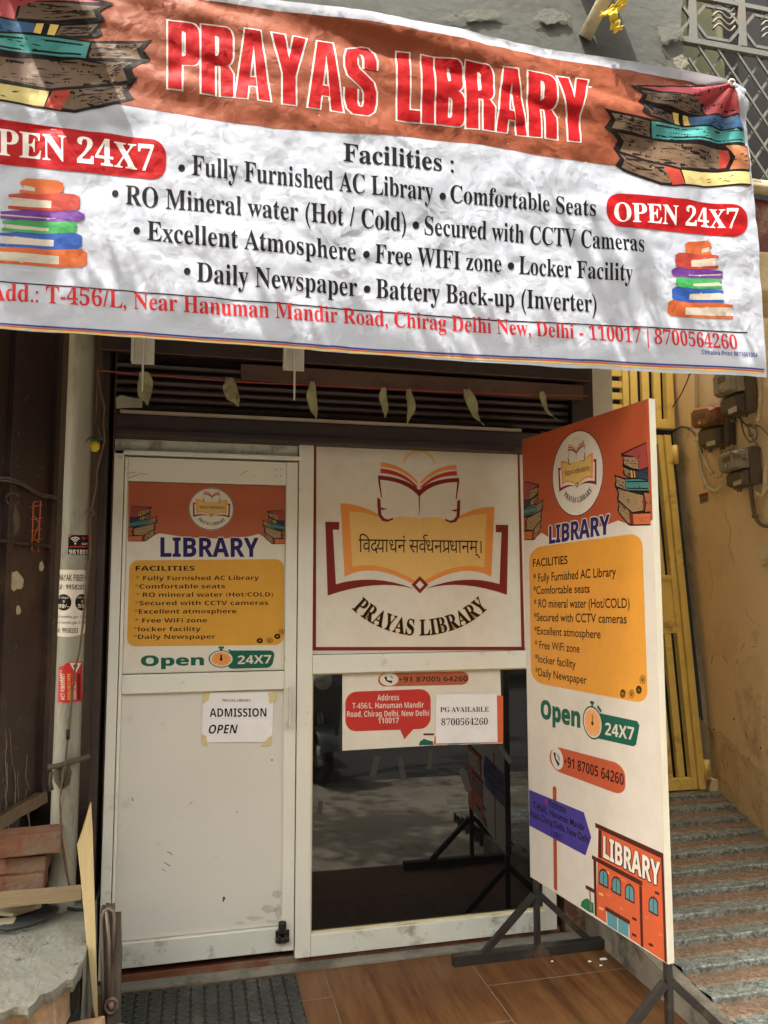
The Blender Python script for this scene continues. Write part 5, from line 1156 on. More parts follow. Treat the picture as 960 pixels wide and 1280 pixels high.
M_base = mat('damp plaster', (226, 195, 148), .9, .12, 9, .4, 40, (190, 156, 110), .35, 7)
base = [(868, 905), (876, 898), (884, 908), (892, 916), (900, 912), (910, 926), (918, 930), (926, 944), (935, 946), (944, 958), (952, 962), (962, 976), (970, 982)]
Gw.poly(jag(base, 1.6, 21) + [(975, 1066), (960, 1050), (930, 1020), (898, 992), (880, 985)], M_base, .5); Gw.build('damp_patch', bw)
M_wcr = mat('wall crack', (160, 126, 88), .95)
for p_ in ([(905, 640), (912, 662), (910, 684), (918, 706)], [(930, 760), (938, 776), (950, 782)], [(885, 700), (890, 724), (888, 748)]): Gw.line(jag(p_, 1.1, int(p_[0][0])), .38, M_wcr); Gw.build('hairline_crack', bw)
M_pat = mat('patched paint', (238, 207, 160), .85, .08, 8)
for x, y, a, b in ((905, 800, 20, 26), (938, 840, 16, 20), (900, 700, 13, 20)): blob(Gw, x, y, a, b, M_pat, x, .3); Gw.build('patched_paint', bw)
B = MB(); P = onw(893, 975)
B.hexa([onw(879, 985), onw(898, 992), onw(898, 992) + wn_ * .06, onw(879, 985) + wn_ * .06], [onw(879, 968), onw(898, 974), onw(898, 974) + wn_ * .04, onw(879, 968) + wn_ * .04], M_bw); B.build('skirting_stub', bw, bevel=.01)
t = thing('warning_sticker', 'tiny red and grey sticker on the brown cream wall', 'sticker', tuple(onw(880, 622)))
Gw.poly([(874, 618), (885, 615), (885, 627), (875, 630)], ink('grey label', (150, 130, 108)), 1); Gw.poly([(874, 618), (885, 615), (885, 619), (874.3, 622)], ink('faded red', (150, 50, 44)), 2)
for yy in (623.5, 626): Gw.line([(876, yy + .5), (884, yy - 1.4)], .7, I_dk, 2)
Gw.build('printed_sheet', t)
def onwo(x, y, d): return pPl(x, y, wA + wn_ * d, wn_)
M_mt = mat('old grey meter', (146, 134, 112), .5, .2, 9, .2, 40, (70, 60, 48), .35, 6); M_mtb = mat('brown meter cover', (150, 88, 52), .45, .2, 9, .2, 40, (70, 48, 34), .35, 6); M_mtd = mat('dark meter base', (92, 80, 64), .5, .2, 9); M_mtw = mat('pale terminal', (190, 176, 150), .6)
def meter(label, q, mtop, mbot, splitf=.55):
    """q: TL TR BR BL photo pixels of the meter's front outline, on the wall"""
    Pq = [onwo(*p, .0) for p in q]; c = sum(Pq, Vector()) / 4
    t = thing('electric_meter', label, 'electric meter', tuple(c), 'electric meters on the side wall')
    def pt(u, v, d): return Pq[0].lerp(Pq[1], u).lerp(Pq[3].lerp(Pq[2], u), v) + wn_ * d
    def blk(B, u0, u1, v0, v1, d0, d1, m, ch=.12):
        ring = lambda d, i: [pt(u0 + i, v0 + ch * .6 + i, d), pt(u0 + ch + i, v0 + i, d), pt(u1 - ch - i, v0 + i, d), pt(u1 - i, v0 + ch * .6 + i, d), pt(u1 - i, v1 - i, d), pt(u0 + i, v1 - i, d)]
        B.hexa(ring(d0, 0), ring(d1 * .8, 0), m); B.hexa(ring(d1 * .8 + .0005, .012), ring(d1, .06), m)
    B = MB(); blk(B, .0, 1.0, .0, 1.0, .001, .05, M_mtd, .05); B.build('base_plate', t, bevel=.003)
    B = MB(); blk(B, .06, .94, .02, splitf, .05, .115, mtop); B.build('cover', t, bevel=.005)
    B = MB(); blk(B, .12, .9, splitf + .02, .95, .05, .09, mbot, .06); B.build('terminal_cover', t, bevel=.004)
    B = MB(); B.hexa([pt(.35, .16, .1145), pt(.68, .16, .1145), pt(.68, .30, .1145), pt(.35, .30, .1145)], [pt(.36, .17, .118), pt(.67, .17, .118), pt(.67, .29, .118), pt(.36, .29, .118)], M_mtd)
    B.tube([pt(.5, .40, .112), pt(.5, .40, .122)], .008, M_mtw, 10); B.build('dial_window', t)
    B = MB(); B.hexa([pt(.55, .86, .088), pt(.86, .84, .088), pt(.86, .95, .088), pt(.55, .96, .088)], [pt(.55, .86, .096), pt(.86, .84, .096), pt(.86, .95, .096), pt(.55, .96, .096)], M_mtw); B.tube([pt(.2, 1.0, .03), pt(.2, 1.08, .03)], .014, M_mtd, 8); B.tube([pt(.7, 1.0, .03), pt(.7, 1.06, .03)], .014, M_mtd, 8); B.build('terminal', t, bevel=.001)
    return t
meter('old meter with a rusty brown cover, leftmost of the three on the wall', [(884, 508), (918, 502), (920, 556), (888, 562)], M_mtb, M_mtd, .5)
meter('grey meter highest on the wall, partly behind the banner corner', [(914, 464), (944, 452), (948, 514), (918, 524)], M_mt, M_mtd, .55)
meter('grey meter with pale cable hooks, lowest of the three on the wall', [(920, 566), (950, 556), (953, 604), (926, 612)], M_mt, M_mtd, .55)
M_cab = mat('dusty beige cable', (208, 186, 146), .7, .15, 20, .1); M_cabd = mat('dusty dark cable', (112, 94, 70), .7, .2, 20)
def wcable(nm, lab, pts, r, m, d=.02):
    P = [onwo(x, y, d) for x, y in pts]; out = []
    for i in range(len(P) - 1):
        a, b, c, e = P[max(i - 1, 0)], P[i], P[i + 1], P[min(i + 2, len(P) - 1)]
        for k in range(5):
            u = k / 5; out.append(.5 * ((2 * b) + (c - a) * u + (2 * a - 5 * b + 4 * c - e) * u * u + (3 * b - a - 3 * c + e) * u ** 3))
    out.append(P[-1]); B = MB(); B.tube(out, r, m, 8)
    for (x, y) in pts[2:-1:2]:
        p = onwo(x, y, d); B.tube([p - wd_ * .016, p + wd_ * .016], r * 1.25, m, 6)
    return tag(B.build(nm, loc=tuple(P[len(P) // 2])), lab, 'cable')
wcable('wall_cable', 'pale cable looping down from the ceiling into the brown meter', [(871, 440), (871, 500), (873, 550), (876, 585), (884, 608), (896, 614), (906, 604), (910, 585), (911, 560)], .013, M_cab, .022)
wcable('wall_cable', 'inner pale cable looping under the brown meter', [(874, 548), (880, 575), (890, 592), (899, 596), (904, 584), (901, 562)], .009, M_cab, .02)
wcable('wall_cable', 'dusty dark cable arching from the yellow gate to the cable loop', [(836, 543), (850, 534), (862, 536), (872, 548), (878, 566)], .007, M_cabd, .025)
wcable('wall_cable', 'thin dark wire running diagonally past the brown meter to the meter above', [(887, 450), (900, 478), (912, 500), (924, 522), (935, 532), (948, 532), (962, 545)], .005, M_cabd, .03)
wcable('wall_cable', 'thin black wire stretched from the gate hinge up behind the banner', [(838, 512), (850, 495), (862, 468), (868, 440)], .004, M_cabd, .04)
wcable('wall_cable', 'pale twin cable dropping beside the highest grey meter', [(952, 440), (951, 490), (948, 525), (942, 545), (936, 540)], .010, M_cab, .022)
wcable('wall_cable', 'pale hooked cable curling beside the lowest grey meter', [(962, 570), (957, 590), (956, 610), (951, 620), (946, 616)], .010, M_cab, .022)
wcable('wall_cable', 'dark cable dropping from the lowest grey meter and curving right', [(938, 604), (940, 625), (944, 645), (952, 656), (966, 658)], .010, M_cabd, .022)
wcable('wall_cable', 'thin pale wire sagging from the brown meter to the lowest grey meter', [(914, 556), (918, 572), (924, 582), (930, 580), (932, 570)], .004, M_cab, .05)
wcable('wall_cable', 'thin dark wire tangled below the highest grey meter', [(926, 524), (930, 542), (938, 552), (946, 546), (944, 534), (936, 530), (938, 544), (950, 560)], .004, M_cabd, .045)
wcable('wall_cable', 'pale conduit running straight down behind the brown meter', [(905, 440), (904, 470), (903, 500), (904, 512)], .010, M_cab, .016)
B = MB(); Pq = [(948, 683), (972, 676), (972, 699), (950, 706)]
B.hexa([onwo(*p, .001) for p in Pq], [onwo(*p, .02) for p in Pq], mat('cream switch', (226, 208, 170), .5, .05, 10)); 
for k in (.2, .55): 
    a = [(948 + 24 * (k + u), 684 + 20 * v - 7 * (k + u)) for u, v in ((0, .1), (.28, .1), (.28, .85), (0, .85))]; B.hexa([onwo(*p, .019) for p in a], [onwo(*p, .025) for p in a], MATS['cream switch'])
o = B.build('switch_board', loc=tuple(onw(955, 692)), bevel=.002); tag(o, 'cream switch board on the brown cream wall at the frame edge', 'switch')

# ---------- yellow gate
M_gate = mat('yellow gate paint', (232, 196, 102), .5, .14, 4, .15, 40, (150, 116, 64), .2, 4)
GYY = 1.0
gt = thing('metal_gate', 'mustard yellow metal gate leaf with long vertical slots at the top of the ramp', 'gate', (2.6, GYY, .3))
rT, rB = pY(834, 545, GYY), pY(878, 985, GYY)
def gx(z): return rB.x + (rT.x - rB.x) * (z - rB.z) / (rT.z - rB.z)
def gbar(B, o0, o1, z0, z1, y0, y1, m):
    """piece between offsets o0..o1 left of the leaning right edge"""
    lo = [(gx(z0) - o1, y0, z0), (gx(z0) - o0, y0, z0), (gx(z0) - o0, y1, z0), (gx(z0) - o1, y1, z0)]; hi = [(gx(z1) - o1, y0, z1), (gx(z1) - o0, y0, z1), (gx(z1) - o0, y1, z1), (gx(z1) - o1, y1, z1)]
    B.hexa([Vector(p) for p in lo], [Vector(p) for p in hi], m)
gw = 1.1; z0, z1 = rB.z, rT.z
zm0, zm1 = pY(850, 785, GYY).z, pY(850, 725, GYY).z
B = MB()
gbar(B, 0, .045, z0, z1, GYY - .04, GYY + .02, M_gate); gbar(B, .050, .085, z0, z1, GYY - .025, GYY + .02, M_gate); gbar(B, gw - .06, gw, z0, z1, GYY - .03, GYY + .02, M_gate)
for a, b in ((z0, z0 + .07), (z1 - .06, z1), (zm0 - .03, zm0), (zm1, zm1 + .03)): gbar(B, .085, gw - .06, a, b, GYY - .022, GYY + .02, M_gate)
B.build('gate_frame', gt, bevel=.004)
for a, b in ((z0 + .07, zm0 - .03), (zm1 + .03, z1 - .06)):
    for k in range(11):
        B = MB(); o = .125 + k * .083; gbar(B, o, o + .046, a, b, GYY - .018, GYY + .01, M_gate); B.build('bar', gt)
B = MB(); gbar(B, .085, gw - .06, zm0, zm1, GYY - .012, GYY + .008, M_gate); gbar(B, .10, .30, zm0 + .02, zm1 - .02, GYY - .016, GYY - .0125, M_gate); B.build('middle_plate', gt)
for zz in (pY(842, 570, GYY).z, pY(872, 960, GYY).z):
    B = MB(); x = gx(zz); B.tube([(x + .01, GYY - .05, zz - .06), (x + .01, GYY - .05, zz + .06)], .018, M_gate, 10); B.box(x - .03, x + .04, GYY - .045, GYY - .03, zz - .045, zz + .045, M_gate); B.build('hinge', gt)
ug = thing('transom_grille', 'yellow metal grille fixed above the gate leaf', 'grille', (2.6, GYY, z1 + .03))
zA, zB = pY(840, 537, GYY).z - .0, 3.3; xR = pY(840, 520, GYY).x
B = MB(); B.box(xR - .05, xR, GYY - .03, GYY + .02, zA, zB, M_gate); B.box(xR - 1.2, xR - .051, GYY - .028, GYY + .02, zA, zA + .06, M_gate); B.box(xR - .36, xR - .32, GYY - .027, GYY + .02, zA + .06, zB, M_gate); B.build('frame', ug, bevel=.003)
for k in range(3):
    B = MB(); B.box(xR - .135 - k * .083, xR - .085 - k * .083, GYY - .015, GYY + .01, zA + .06, zB, M_gate); B.build('bar', ug)
for k in range(9):
    B = MB(); B.box(xR - 1.2, xR - .361, GYY - .015, GYY + .01, zA + .10 + k * .075, zA + .142 + k * .075, M_gate); B.build('bar', ug)
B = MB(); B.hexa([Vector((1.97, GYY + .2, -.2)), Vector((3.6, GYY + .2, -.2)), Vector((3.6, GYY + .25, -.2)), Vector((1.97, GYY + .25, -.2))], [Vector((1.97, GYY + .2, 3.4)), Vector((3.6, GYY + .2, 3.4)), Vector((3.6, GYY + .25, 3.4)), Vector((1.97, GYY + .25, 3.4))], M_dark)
B.build('slot_shade_backing', bld)  # near-black sheet paints in the shade seen through the gate slots

# ================================================================== LEFT LEDGE AND CLUTTER
M_conc = mat('rough concrete slab', (138, 136, 124), .92, .2, 5, .6, 50, (110, 96, 78), .3, 3)
M_brick = mat('clay brick', (122, 80, 56), .92, .28, 9, .8, 50, (112, 98, 80), .42, 9)
M_brick2 = mat('pale broken brick', (182, 146, 112), .95, .2, 10, .8, 40, (130, 118, 100), .3, 6)
LZ = .335
fr = [pZ(x, y, LZ) for x, y in ((-60, 1286), (0, 1266), (18, 1258), (34, 1262), (52, 1244), (66, 1240), (78, 1228), (90, 1226), (104, 1202))]
bk = [Vector((-.9, .13, LZ)), Vector((-.66, .13, LZ)), Vector((-.62, .13, LZ)), Vector((-.58, .13, LZ)), Vector((-.54, .13, LZ)), Vector((-.50, .13, LZ)), Vector((-.45, .13, LZ)), Vector((-.40, .13, LZ)), Vector((-.345, .13, LZ))]
fr[0].x = -1.1; bk[0].x = -1.1
random.seed(77); f2, b2_ = [], []
for k in range(len(fr) - 1):
    for i in range(4):
        t = i / 4; p = fr[k].lerp(fr[k + 1], t); b_ = bk[k].lerp(bk[k + 1], t)
        if k: p = p + Vector((0, random.uniform(-.005, .005), 0))
        f2.append(p); b2_.append(b_)
fr, bk = f2 + [fr[-1]], b2_ + [bk[-1]]
B = MB(); top = []; n = 14
for i in range(len(fr)):
    for j in range(n + 1): p = fr[i].lerp(bk[i], j / n); top.append(p + Vector((0, 0, .004 * noise.noise(p * 9))))
B.add(top, [(i * (n + 1) + j, (i + 1) * (n + 1) + j, (i + 1) * (n + 1) + j + 1, i * (n + 1) + j + 1) for i in range(len(fr) - 1) for j in range(n)], M_conc, True)
for k in range(len(fr) - 1):
    for (za, zb2, ia, ib) in ((0, .022, 0, .010), (.022, .05, .010, .045)):
        a, b = fr[k], fr[k + 1]; B.add([a + Vector((0, ia, -za)), b + Vector((0, ia, -za)), b + Vector((0, ib, -zb2)), a + Vector((0, ib, -zb2))], [(0, 1, 2, 3)], M_conc)
a, b = fr[-1], bk[-1]; B.add([a, b, b + Vector((0, 0, -.4)), a + Vector((0, 0, -.4))], [(0, 1, 2, 3)], M_conc)
B.box(-1.1, -.36, -.34, .13, GY, LZ - .08, M_conc)
o = tag(rough_up(rough_up(B.build('concrete_ledge', loc=(-.7, 0, LZ), merge=1e-5), .007, 13, 3, 4), .0025, 60, 0, 9), 'rough grey concrete ledge with a broken front edge at the lower left', 'ledge')
def brick(label, c, dx, dy, dz, rz_, m, seed, cat='brick', nm='brick', group=None, rx_=0.0):
    B = MB(); M = Matrix.Translation(c) @ Matrix.Rotation(rz_, 4, 'Z') @ Matrix.Rotation(rx_, 4, 'Y'); B.box(-dx / 2, dx / 2, -dy / 2, dy / 2, 0, dz, m, M)
    o = B.build(nm, bevel=.006, loc=tuple(c)); rough_up(o, .003, 22, 4, seed); rough_up(o, .0015, 70, 0, seed + 3); return tag(o, label, cat, group)
gs = 'bricks stacked on the ledge'
bkz = LZ
q1, q2, q3 = pY(56, 1100, -.24), pY(58, 1080, -.24), pY(77, 1050, -.26)
def bstack(px_r, y_bot, y_top, Y):
    r = pY(px_r, (y_bot + y_top) / 2, Y); return r.x, pY(px_r, y_bot, Y).z, pY(px_r, y_top, Y).z
for lab, pxr, yb_, yt_, Y, rz_, sd in (('orange brick at the bottom of the stack of three on the ledge', 54, 1117, 1092, -.24, .03, 1), ('short red brick in the middle of the stack of three', 58, 1091, 1069, -.22, -.04, 2), ('chipped brick lying on top of the stack of three', 74, 1068, 1040, -.26, .10, 3)):
    x, za, zb2 = bstack(pxr, yb_, yt_, Y); brick(lab, Vector((x - .115, Y + .055, za + .002)), .23, .11, zb2 - za - .004, rz_, M_brick, sd, group=gs)
# ledge wall behind the bricks down to the slab
B = MB(); B.box(-1.1, -.62, -.13, .12, LZ - .02, zb + .01, M_dark)  # whole wall base in one near-black tone
tag(B.build('block_wall', loc=(-.8, 0, LZ)), 'dark grey wall base under the brown metal door', 'wall')
Mp = mat('weathered plank', (150, 128, 96), .85, .2, 4, .4, 40, (104, 88, 66), .3, 4, stretch=(.4, 6, 6))
B = MB(); PL = -.30; a, b = pY(-40, 1124, PL), pY(101, 1123, PL); zt2, zb3 = pY(50, 1116.5, PL).z, pY(50, 1130, PL).z
B.box(a.x, b.x, PL, PL + .05, zb3, zt2, Mp); o = rough_up(B.build('wood_plank', loc=tuple(a)), .003, 10, 4, 5); tag(o, 'grey brown wooden batten lying in front of the stacked bricks', 'plank')
for k in range(1): pass
B = MB(); Mt = mat('cream board', (196, 180, 142), .8, .1, 8)
pts = [pZ(*p, LZ + .03) for p in ((-30, 1131), (52, 1131), (51, 1135), (16, 1146), (-30, 1142))]; B.hexa([p for p in pts], [p + Vector((0, 0, .012)) for p in pts], Mt); B.box(-.72, -.60, -.27, -.22, LZ, LZ + .03, Mt)
tag(B.build('board_offcut', loc=tuple(pts[1])), 'cream board offcut lying on the coiled black cable', 'board')
B = MB(); MK = mat('black hose', (48, 50, 50), .6, .2, 15)
for k in range(4):
    B.tube([pZ(x + k * 1.5, y + k * 3.2 - 2, LZ + .012 + .004 * k) for x, y in ((-60, 1144), (-20, 1151), (6, 1154), (30, 1149), (50, 1141), (62, 1134), (66, 1128))], .0085, MK, 8)
B.tube([pZ(x, y, LZ + .01) for x, y in ((60, 1130), (78, 1134), (96, 1137), (110, 1136))], .006, MK, 8)
tag(B.build('cable_coil', loc=tuple(pZ(20, 1150, LZ))), 'coil of black cable on the concrete ledge', 'cable')
B = MB(); B.hexa([pZ(*p, LZ + .004) for p in ((48, 1147), (55, 1147), (55, 1151), (48, 1151))], [pZ(*p, LZ + .014) for p in ((49, 1147), (54, 1147), (54, 1150), (49, 1150))], W_); tag(rough_up(B.build('paper_scrap', loc=tuple(pZ(51, 1149, LZ))), .004, 60, 2, 3), 'tiny crumpled white scrap on the concrete ledge', 'litter')
brick('long pale broken brick under the front edge of the ledge', Vector((-.52, -.60, .15)), .30, .16, .12, -.12, M_brick2, 7, nm='broken_brick', rx_=-.08)
brick('small brick fragment at the foot of the plywood strip', Vector((-.31, -.64, .10)), .12, .10, .07, -.3, M_brick2, 8, nm='broken_brick', rx_=-.2)
brick('large rubble block filling the bottom left corner', Vector((-.78, -.66, .12)), .22, .2, .14, .2, M_conc, 9, nm='rubble_block', cat='rubble')
brick('flat rubble chunk under the broken bricks', Vector((-.5, -.66, GY)), .62, .22, .22, .02, M_conc, 12, nm='rubble_block', cat='rubble')
random.seed(31)
for k in range(9):
    x, y = random.uniform(8, 98), random.uniform(1150, 1216); c = pZ(x, y, LZ + .002); s_ = random.uniform(.004, .010)
    B = MB(); B.box(-s_, s_, -s_ * .7, s_ * .7, 0, s_ * .8, M_brick if k == 4 else M_conc, Matrix.Translation(c) @ Matrix.Rotation(random.random() * 3, 4, 'Z'))
    tag(rough_up(B.build('rubble_chip', loc=tuple(c)), s_ * .35, 60, 2, k), 'small rubble chip lying on the concrete ledge', 'rubble', 'rubble chips on the ledge')
# plywood strip
M_ply = mat('pale plywood', (206, 182, 134), .7, .10, 5, .2, 50, (176, 146, 98), .25, 3, stretch=(8, 8, .6))
YW = -.46
pz = [(122, 1284), (117, 1262), (108, 1170), (101, 1092), (97, 1057), (103, 1040), (114, 1003), (116, 1040), (119, 1150), (123, 1284)]
f_ = [pY(x, y, YW) for x, y in pz]
B = MB(); 
def ypl(p): return Vector((0, (.30 - p.z) * -.0, 0))
B.hexa(f_, [p + Vector((-.004, .014, 0)) for p in f_], M_ply); o = tag(B.build('plywood_strip', bevel=.001, loc=tuple(f_[0])), 'tall narrow pale plywood offcut with a slanted top leaning beside the ledge', 'plywood')
# timber posts
M_tim = mat('weathered timber', (112, 98, 82), .9, .3, 4, .8, 40, (64, 54, 44), .4, 4, stretch=(7, 7, .7))
tp = thing('timber_post', 'weathered grey timber post wrapped with a metal strap at the door corner', 'post', tuple(pY(140, 1280, -.42)))
B = MB(); y0 = -.44
for (xa, xb, yt, dd, sd) in ((127, 134, 1137, .0, 1), (132, 143, 1134, -.012, 2), (141, 151, 1146, .006, 3)):
    a0, a1 = pY(xa, yt, y0 + dd), pY(xb, yt, y0 + dd); b0, b1_ = pY(xa + 2, 1300, y0 + dd), pY(xb - 1, 1300, y0 + dd)
    B.hexa([Vector((b0.x, y0 + dd, b0.z)), Vector((b1_.x, y0 + dd, b0.z)), Vector((b1_.x, y0 + dd + .04, b0.z)), Vector((b0.x, y0 + dd + .04, b0.z))], [Vector((a0.x, y0 + dd, a0.z)), Vector((a1.x, y0 + dd, a0.z - .006)), Vector((a1.x, y0 + dd + .04, a0.z)), Vector((a0.x, y0 + dd + .04, a0.z))], M_tim)
rough_up(B.build('post', tp), .005, 26, 5, 6)
B = MB(); M_strap = mat('dull metal strap', (120, 108, 96), .5, .2, 12, .2, 40, metal=.4)
P = lambda x, y, d: pY(x, y, y0 - .018 - d)
B.tube([P(129, 1280, 0), P(128, 1200, 0), P(127, 1150, 0), P(130, 1139, 0), P(136, 1135, .004), P(142, 1139, .002), P(143, 1150, 0), P(141, 1200, 0)], .0065, M_strap, 8); B.tube([P(133, 1139, .006), P(137, 1180, .006), P(136, 1260, .006)], .006, M_strap, 8); B.build('strap', tp)
B = MB(); c = pY(139.5, 1256, y0 - .02); ringp = [(c.x + .019 * math.cos(a), c.y - .008, c.z + .024 * math.sin(a)) for a in [i * .5 for i in range(14)]]
B.tube(ringp, .006, M_strap, 8); B.tube([(c.x, c.y, c.z - .016), (c.x, c.y - .015, c.z + .012)], .009, mat('rusty pink iron', (150, 104, 86), .8, .2, 20), 8); B.build('ring_bolt', tp)
# rubber mat
M_rub = mat('black rubber', (26, 26, 24), .7, .2, 12, .2, 60); M_rub2 = mat('rim rubber', (56, 56, 50), .7, .2, 12, .2, 60, (84, 80, 70), .3, 5)  # stud rims lighter, base between them darker
mt = [pZ(*p, .0) for p in ((163, 1226), (377, 1221))]
mx1 = (pZ(377, 1225, 0).x + pZ(376, 1278, 0).x) / 2 + .0; mx0 = -.235; my1 = -.115; my0 = my1 - .52
dm = thing('door_mat', 'black rubber door mat with a raised grid lying before the white door', 'door mat', ((mx0 + mx1) / 2, (my0 + my1) / 2, 0))
B = MB(); B.box(mx0, mx1, my0, my1, .001, .0075, M_rub); B.build('mat_base', dm, bevel=.003)
B = MB(); nx_, ny_ = 13, 13
def stud(cx, cy, ax, ay):
    ring = [(-1, -.55), (-.6, -1), (.6, -1), (1, -.55), (1, .55), (.6, 1), (-.6, 1), (-1, .55)]
    o_ = [Vector((cx + u * ax, cy + v * ay, .0074)) for u, v in ring]; t1 = [Vector((cx + u * ax * .93, cy + v * ay * .93, .0145)) for u, v in ring]; t2 = [Vector((cx + u * ax * .62, cy + v * ay * .6, .0145)) for u, v in ring]; t3 = [Vector((cx + u * ax * .55, cy + v * ay * .52, .0080)) for u, v in ring]
    vs = o_ + t1 + t2 + t3; B.add(vs, [(k * 8 + i, k * 8 + (i + 1) % 8, k * 8 + 8 + (i + 1) % 8, k * 8 + 8 + i) for k in range(3) for i in range(8)] + [tuple(range(24, 32))], M_rub2)
for i in range(nx_):
    for j in range(ny_):
        cx = mx0 + (i + .5) * (mx1 - mx0) / nx_; cy = my0 + (j + .5) * (my1 - my0) / ny_; stud(cx, cy, (mx1 - mx0) / nx_ * .44, (my1 - my0) / ny_ * .37)
B.build('stud_grid', dm)
# litter on the landing
random.seed(3)
for k, (x, y) in enumerate(((754, 1199), (737, 1202), (751, 1207), (780, 1204), (690, 1202))):
    c = pZ(x, y, .002); B = MB(); s_ = (.012, .006, .005, .007, .004)[k]
    B.hexa([c + Vector((dx * s_, dy * s_, 0)) for dx, dy in ((-1.4, -.5), (1.2, -.7), (1.4, .6), (-1, .7))], [c + Vector((dx * s_ * .8, dy * s_ * .8, .003)) for dx, dy in ((-1.4, -.5), (1.2, -.7), (1.4, .6), (-1, .7))], W2)
    tag(B.build('paper_scrap', loc=tuple(c)), 'tiny white paper scrap on the wood tiles by the black foot of the board', 'litter', 'paper scraps on the landing')

# ================================================================== STREET SIDE (seen in the black glass, casts the dappled shade)
M_bark = mat('bark', (86, 72, 58), .95, .25, 6, .8, 20); 
def leafmat():
    m = mat('tree leaf', (62, 84, 34), .55, .3, 1.2); m.node_tree.nodes['Principled BSDF'].inputs['Subsurface Weight'].default_value = 0; return m
M_leaf = leafmat()
tr = thing('shade_tree', 'leafy street tree shading the pavement across from the shop', 'tree', (-3.4, -3.6, GY))
B = MB(); tp0 = Vector((-3.4, -3.6, GY)); k1 = Vector((-3.0, -3.3, 3.4))
B.tube([tp0, tp0.lerp(k1, .35) + Vector((.06, 0, 0)), tp0.lerp(k1, .7), k1], [.2, .16, .14, .12], M_bark, 14); B.build('trunk', tr)
limbs = [[k1, (-2.2, -2.7, 4.3), (-1.0, -2.0, 4.1), (.6, -1.85, 4.05), (3.0, -1.85, 4.1)], [k1, (-2.4, -3.4, 4.8), (-1.2, -3.6, 5.6), (.2, -3.7, 6.0)], [k1, (-3.4, -2.8, 4.8), (-3.6, -2.2, 5.8)], [k1, (-2.0, -4.4, 5.0), (-.6, -5.4, 5.9), (.9, -5.6, 6.2)], [(-2.2, -2.7, 4.3), (-1.8, -2.0, 4.9), (-1.5, -1.5, 5.6)], [(-1.0, -2.0, 4.1), (-.2, -2.6, 5.0), (.9, -2.6, 5.3)]]
B = MB()
for l in limbs: B.tube(l, [.085 - .022 * i for i in range(len(l))], M_bark, 8)
B.build('limb', tr)
rng = np.random.default_rng(4); cl_ = []
def clump(cx, cy, cz, rx, ry, rz__, n): cl_.append((cx, cy, cz, rx, ry, rz__, n))
for i in range(27): clump(-3.2 + i * .25, -1.82 + .05 * math.sin(i * 2.1), 4.0 + .10 * math.sin(i * 1.3), .30, .34, .22, 330)
for i in range(26): clump(-3.2 + i * .25, -1.575, 3.95 + .06 * math.sin(i * 2.3), .26, .15, .12, 300)
for i in range(24): clump(-3.2 + i * .27, -2.14 + .04 * math.sin(i * 1.7), 4.15 + .10 * math.sin(i * 2.3), .30, .24, .2, 200)
for i in range(6): clump(-2.75 + i * .17, -1.32, 4.0 + .08 * math.sin(i), .2, .2, .2, 200)       # low bough: shade on the landing
for i in range(34): clump(rng.uniform(-4, 1.2), rng.uniform(-6.2, -2.5), rng.uniform(4.8, 6.6), rng.uniform(.3, .6), rng.uniform(.3, .6), rng.uniform(.2, .4), 70)
for i in range(16): clump(rng.uniform(-2.4, .6), rng.uniform(-4.6, -2.7), rng.uniform(5.0, 5.8), rng.uniform(.3, .5), rng.uniform(.2, .4), .2, 110)
for (x, y, z) in ((-1.75, -1.72, 5.3), (.45, -1.66, 5.0)): clump(x, y, z, .16, .10, .14, 12)     # sprigs: patches on the banner
vs = []; fs = []
for cx, cy, cz, rx, ry, rz__, n in cl_:
    for _ in range(n):
        d = rng.normal(size=3); d /= np.linalg.norm(d); r_ = rng.random() ** .4; p = Vector((cx + d[0] * rx * r_, cy + d[1] * ry * r_, cz + d[2] * rz__ * r_))
        a = Vector(rng.normal(size=3)).normalized(); b = a.cross(Vector(rng.normal(size=3))).normalized(); L_ = rng.uniform(.05, .085); W__ = L_ * .5; o_ = len(vs)
        vs += [p - a * L_, p + b * W__ - a * L_ * .1, p + a * L_, p - b * W__ - a * L_ * .1]; fs.append((o_, o_ + 1, o_ + 2, o_ + 3))
B = MB(); B.add(vs, fs, M_leaf); B.build('crown', tr)
# house across the street
M_opp = mat('far house wall', (140, 124, 104), .9, .2, 1.5, .3, 20, (84, 72, 60), .3, 1)
hs_ = thing('far_house', 'dull brown house with shuttered windows across the street', 'house', (0, -11, GY))
B = MB(); B.box(-14, 14, -12, -10.5, GY, 6.5, M_opp); B.build('wall', hs_)
for x in (-9, -4, 1.5, 6.5):
    B = MB(); B.box(x, x + 2.2, -10.48, -10.42, GY + .1, 2.4, M_dark); B.build('shutter', hs_)
B = MB(); B.box(-14, 14, -10.5, -9.6, 3.0, 3.15, M_opp); B.build('balcony', hs_)
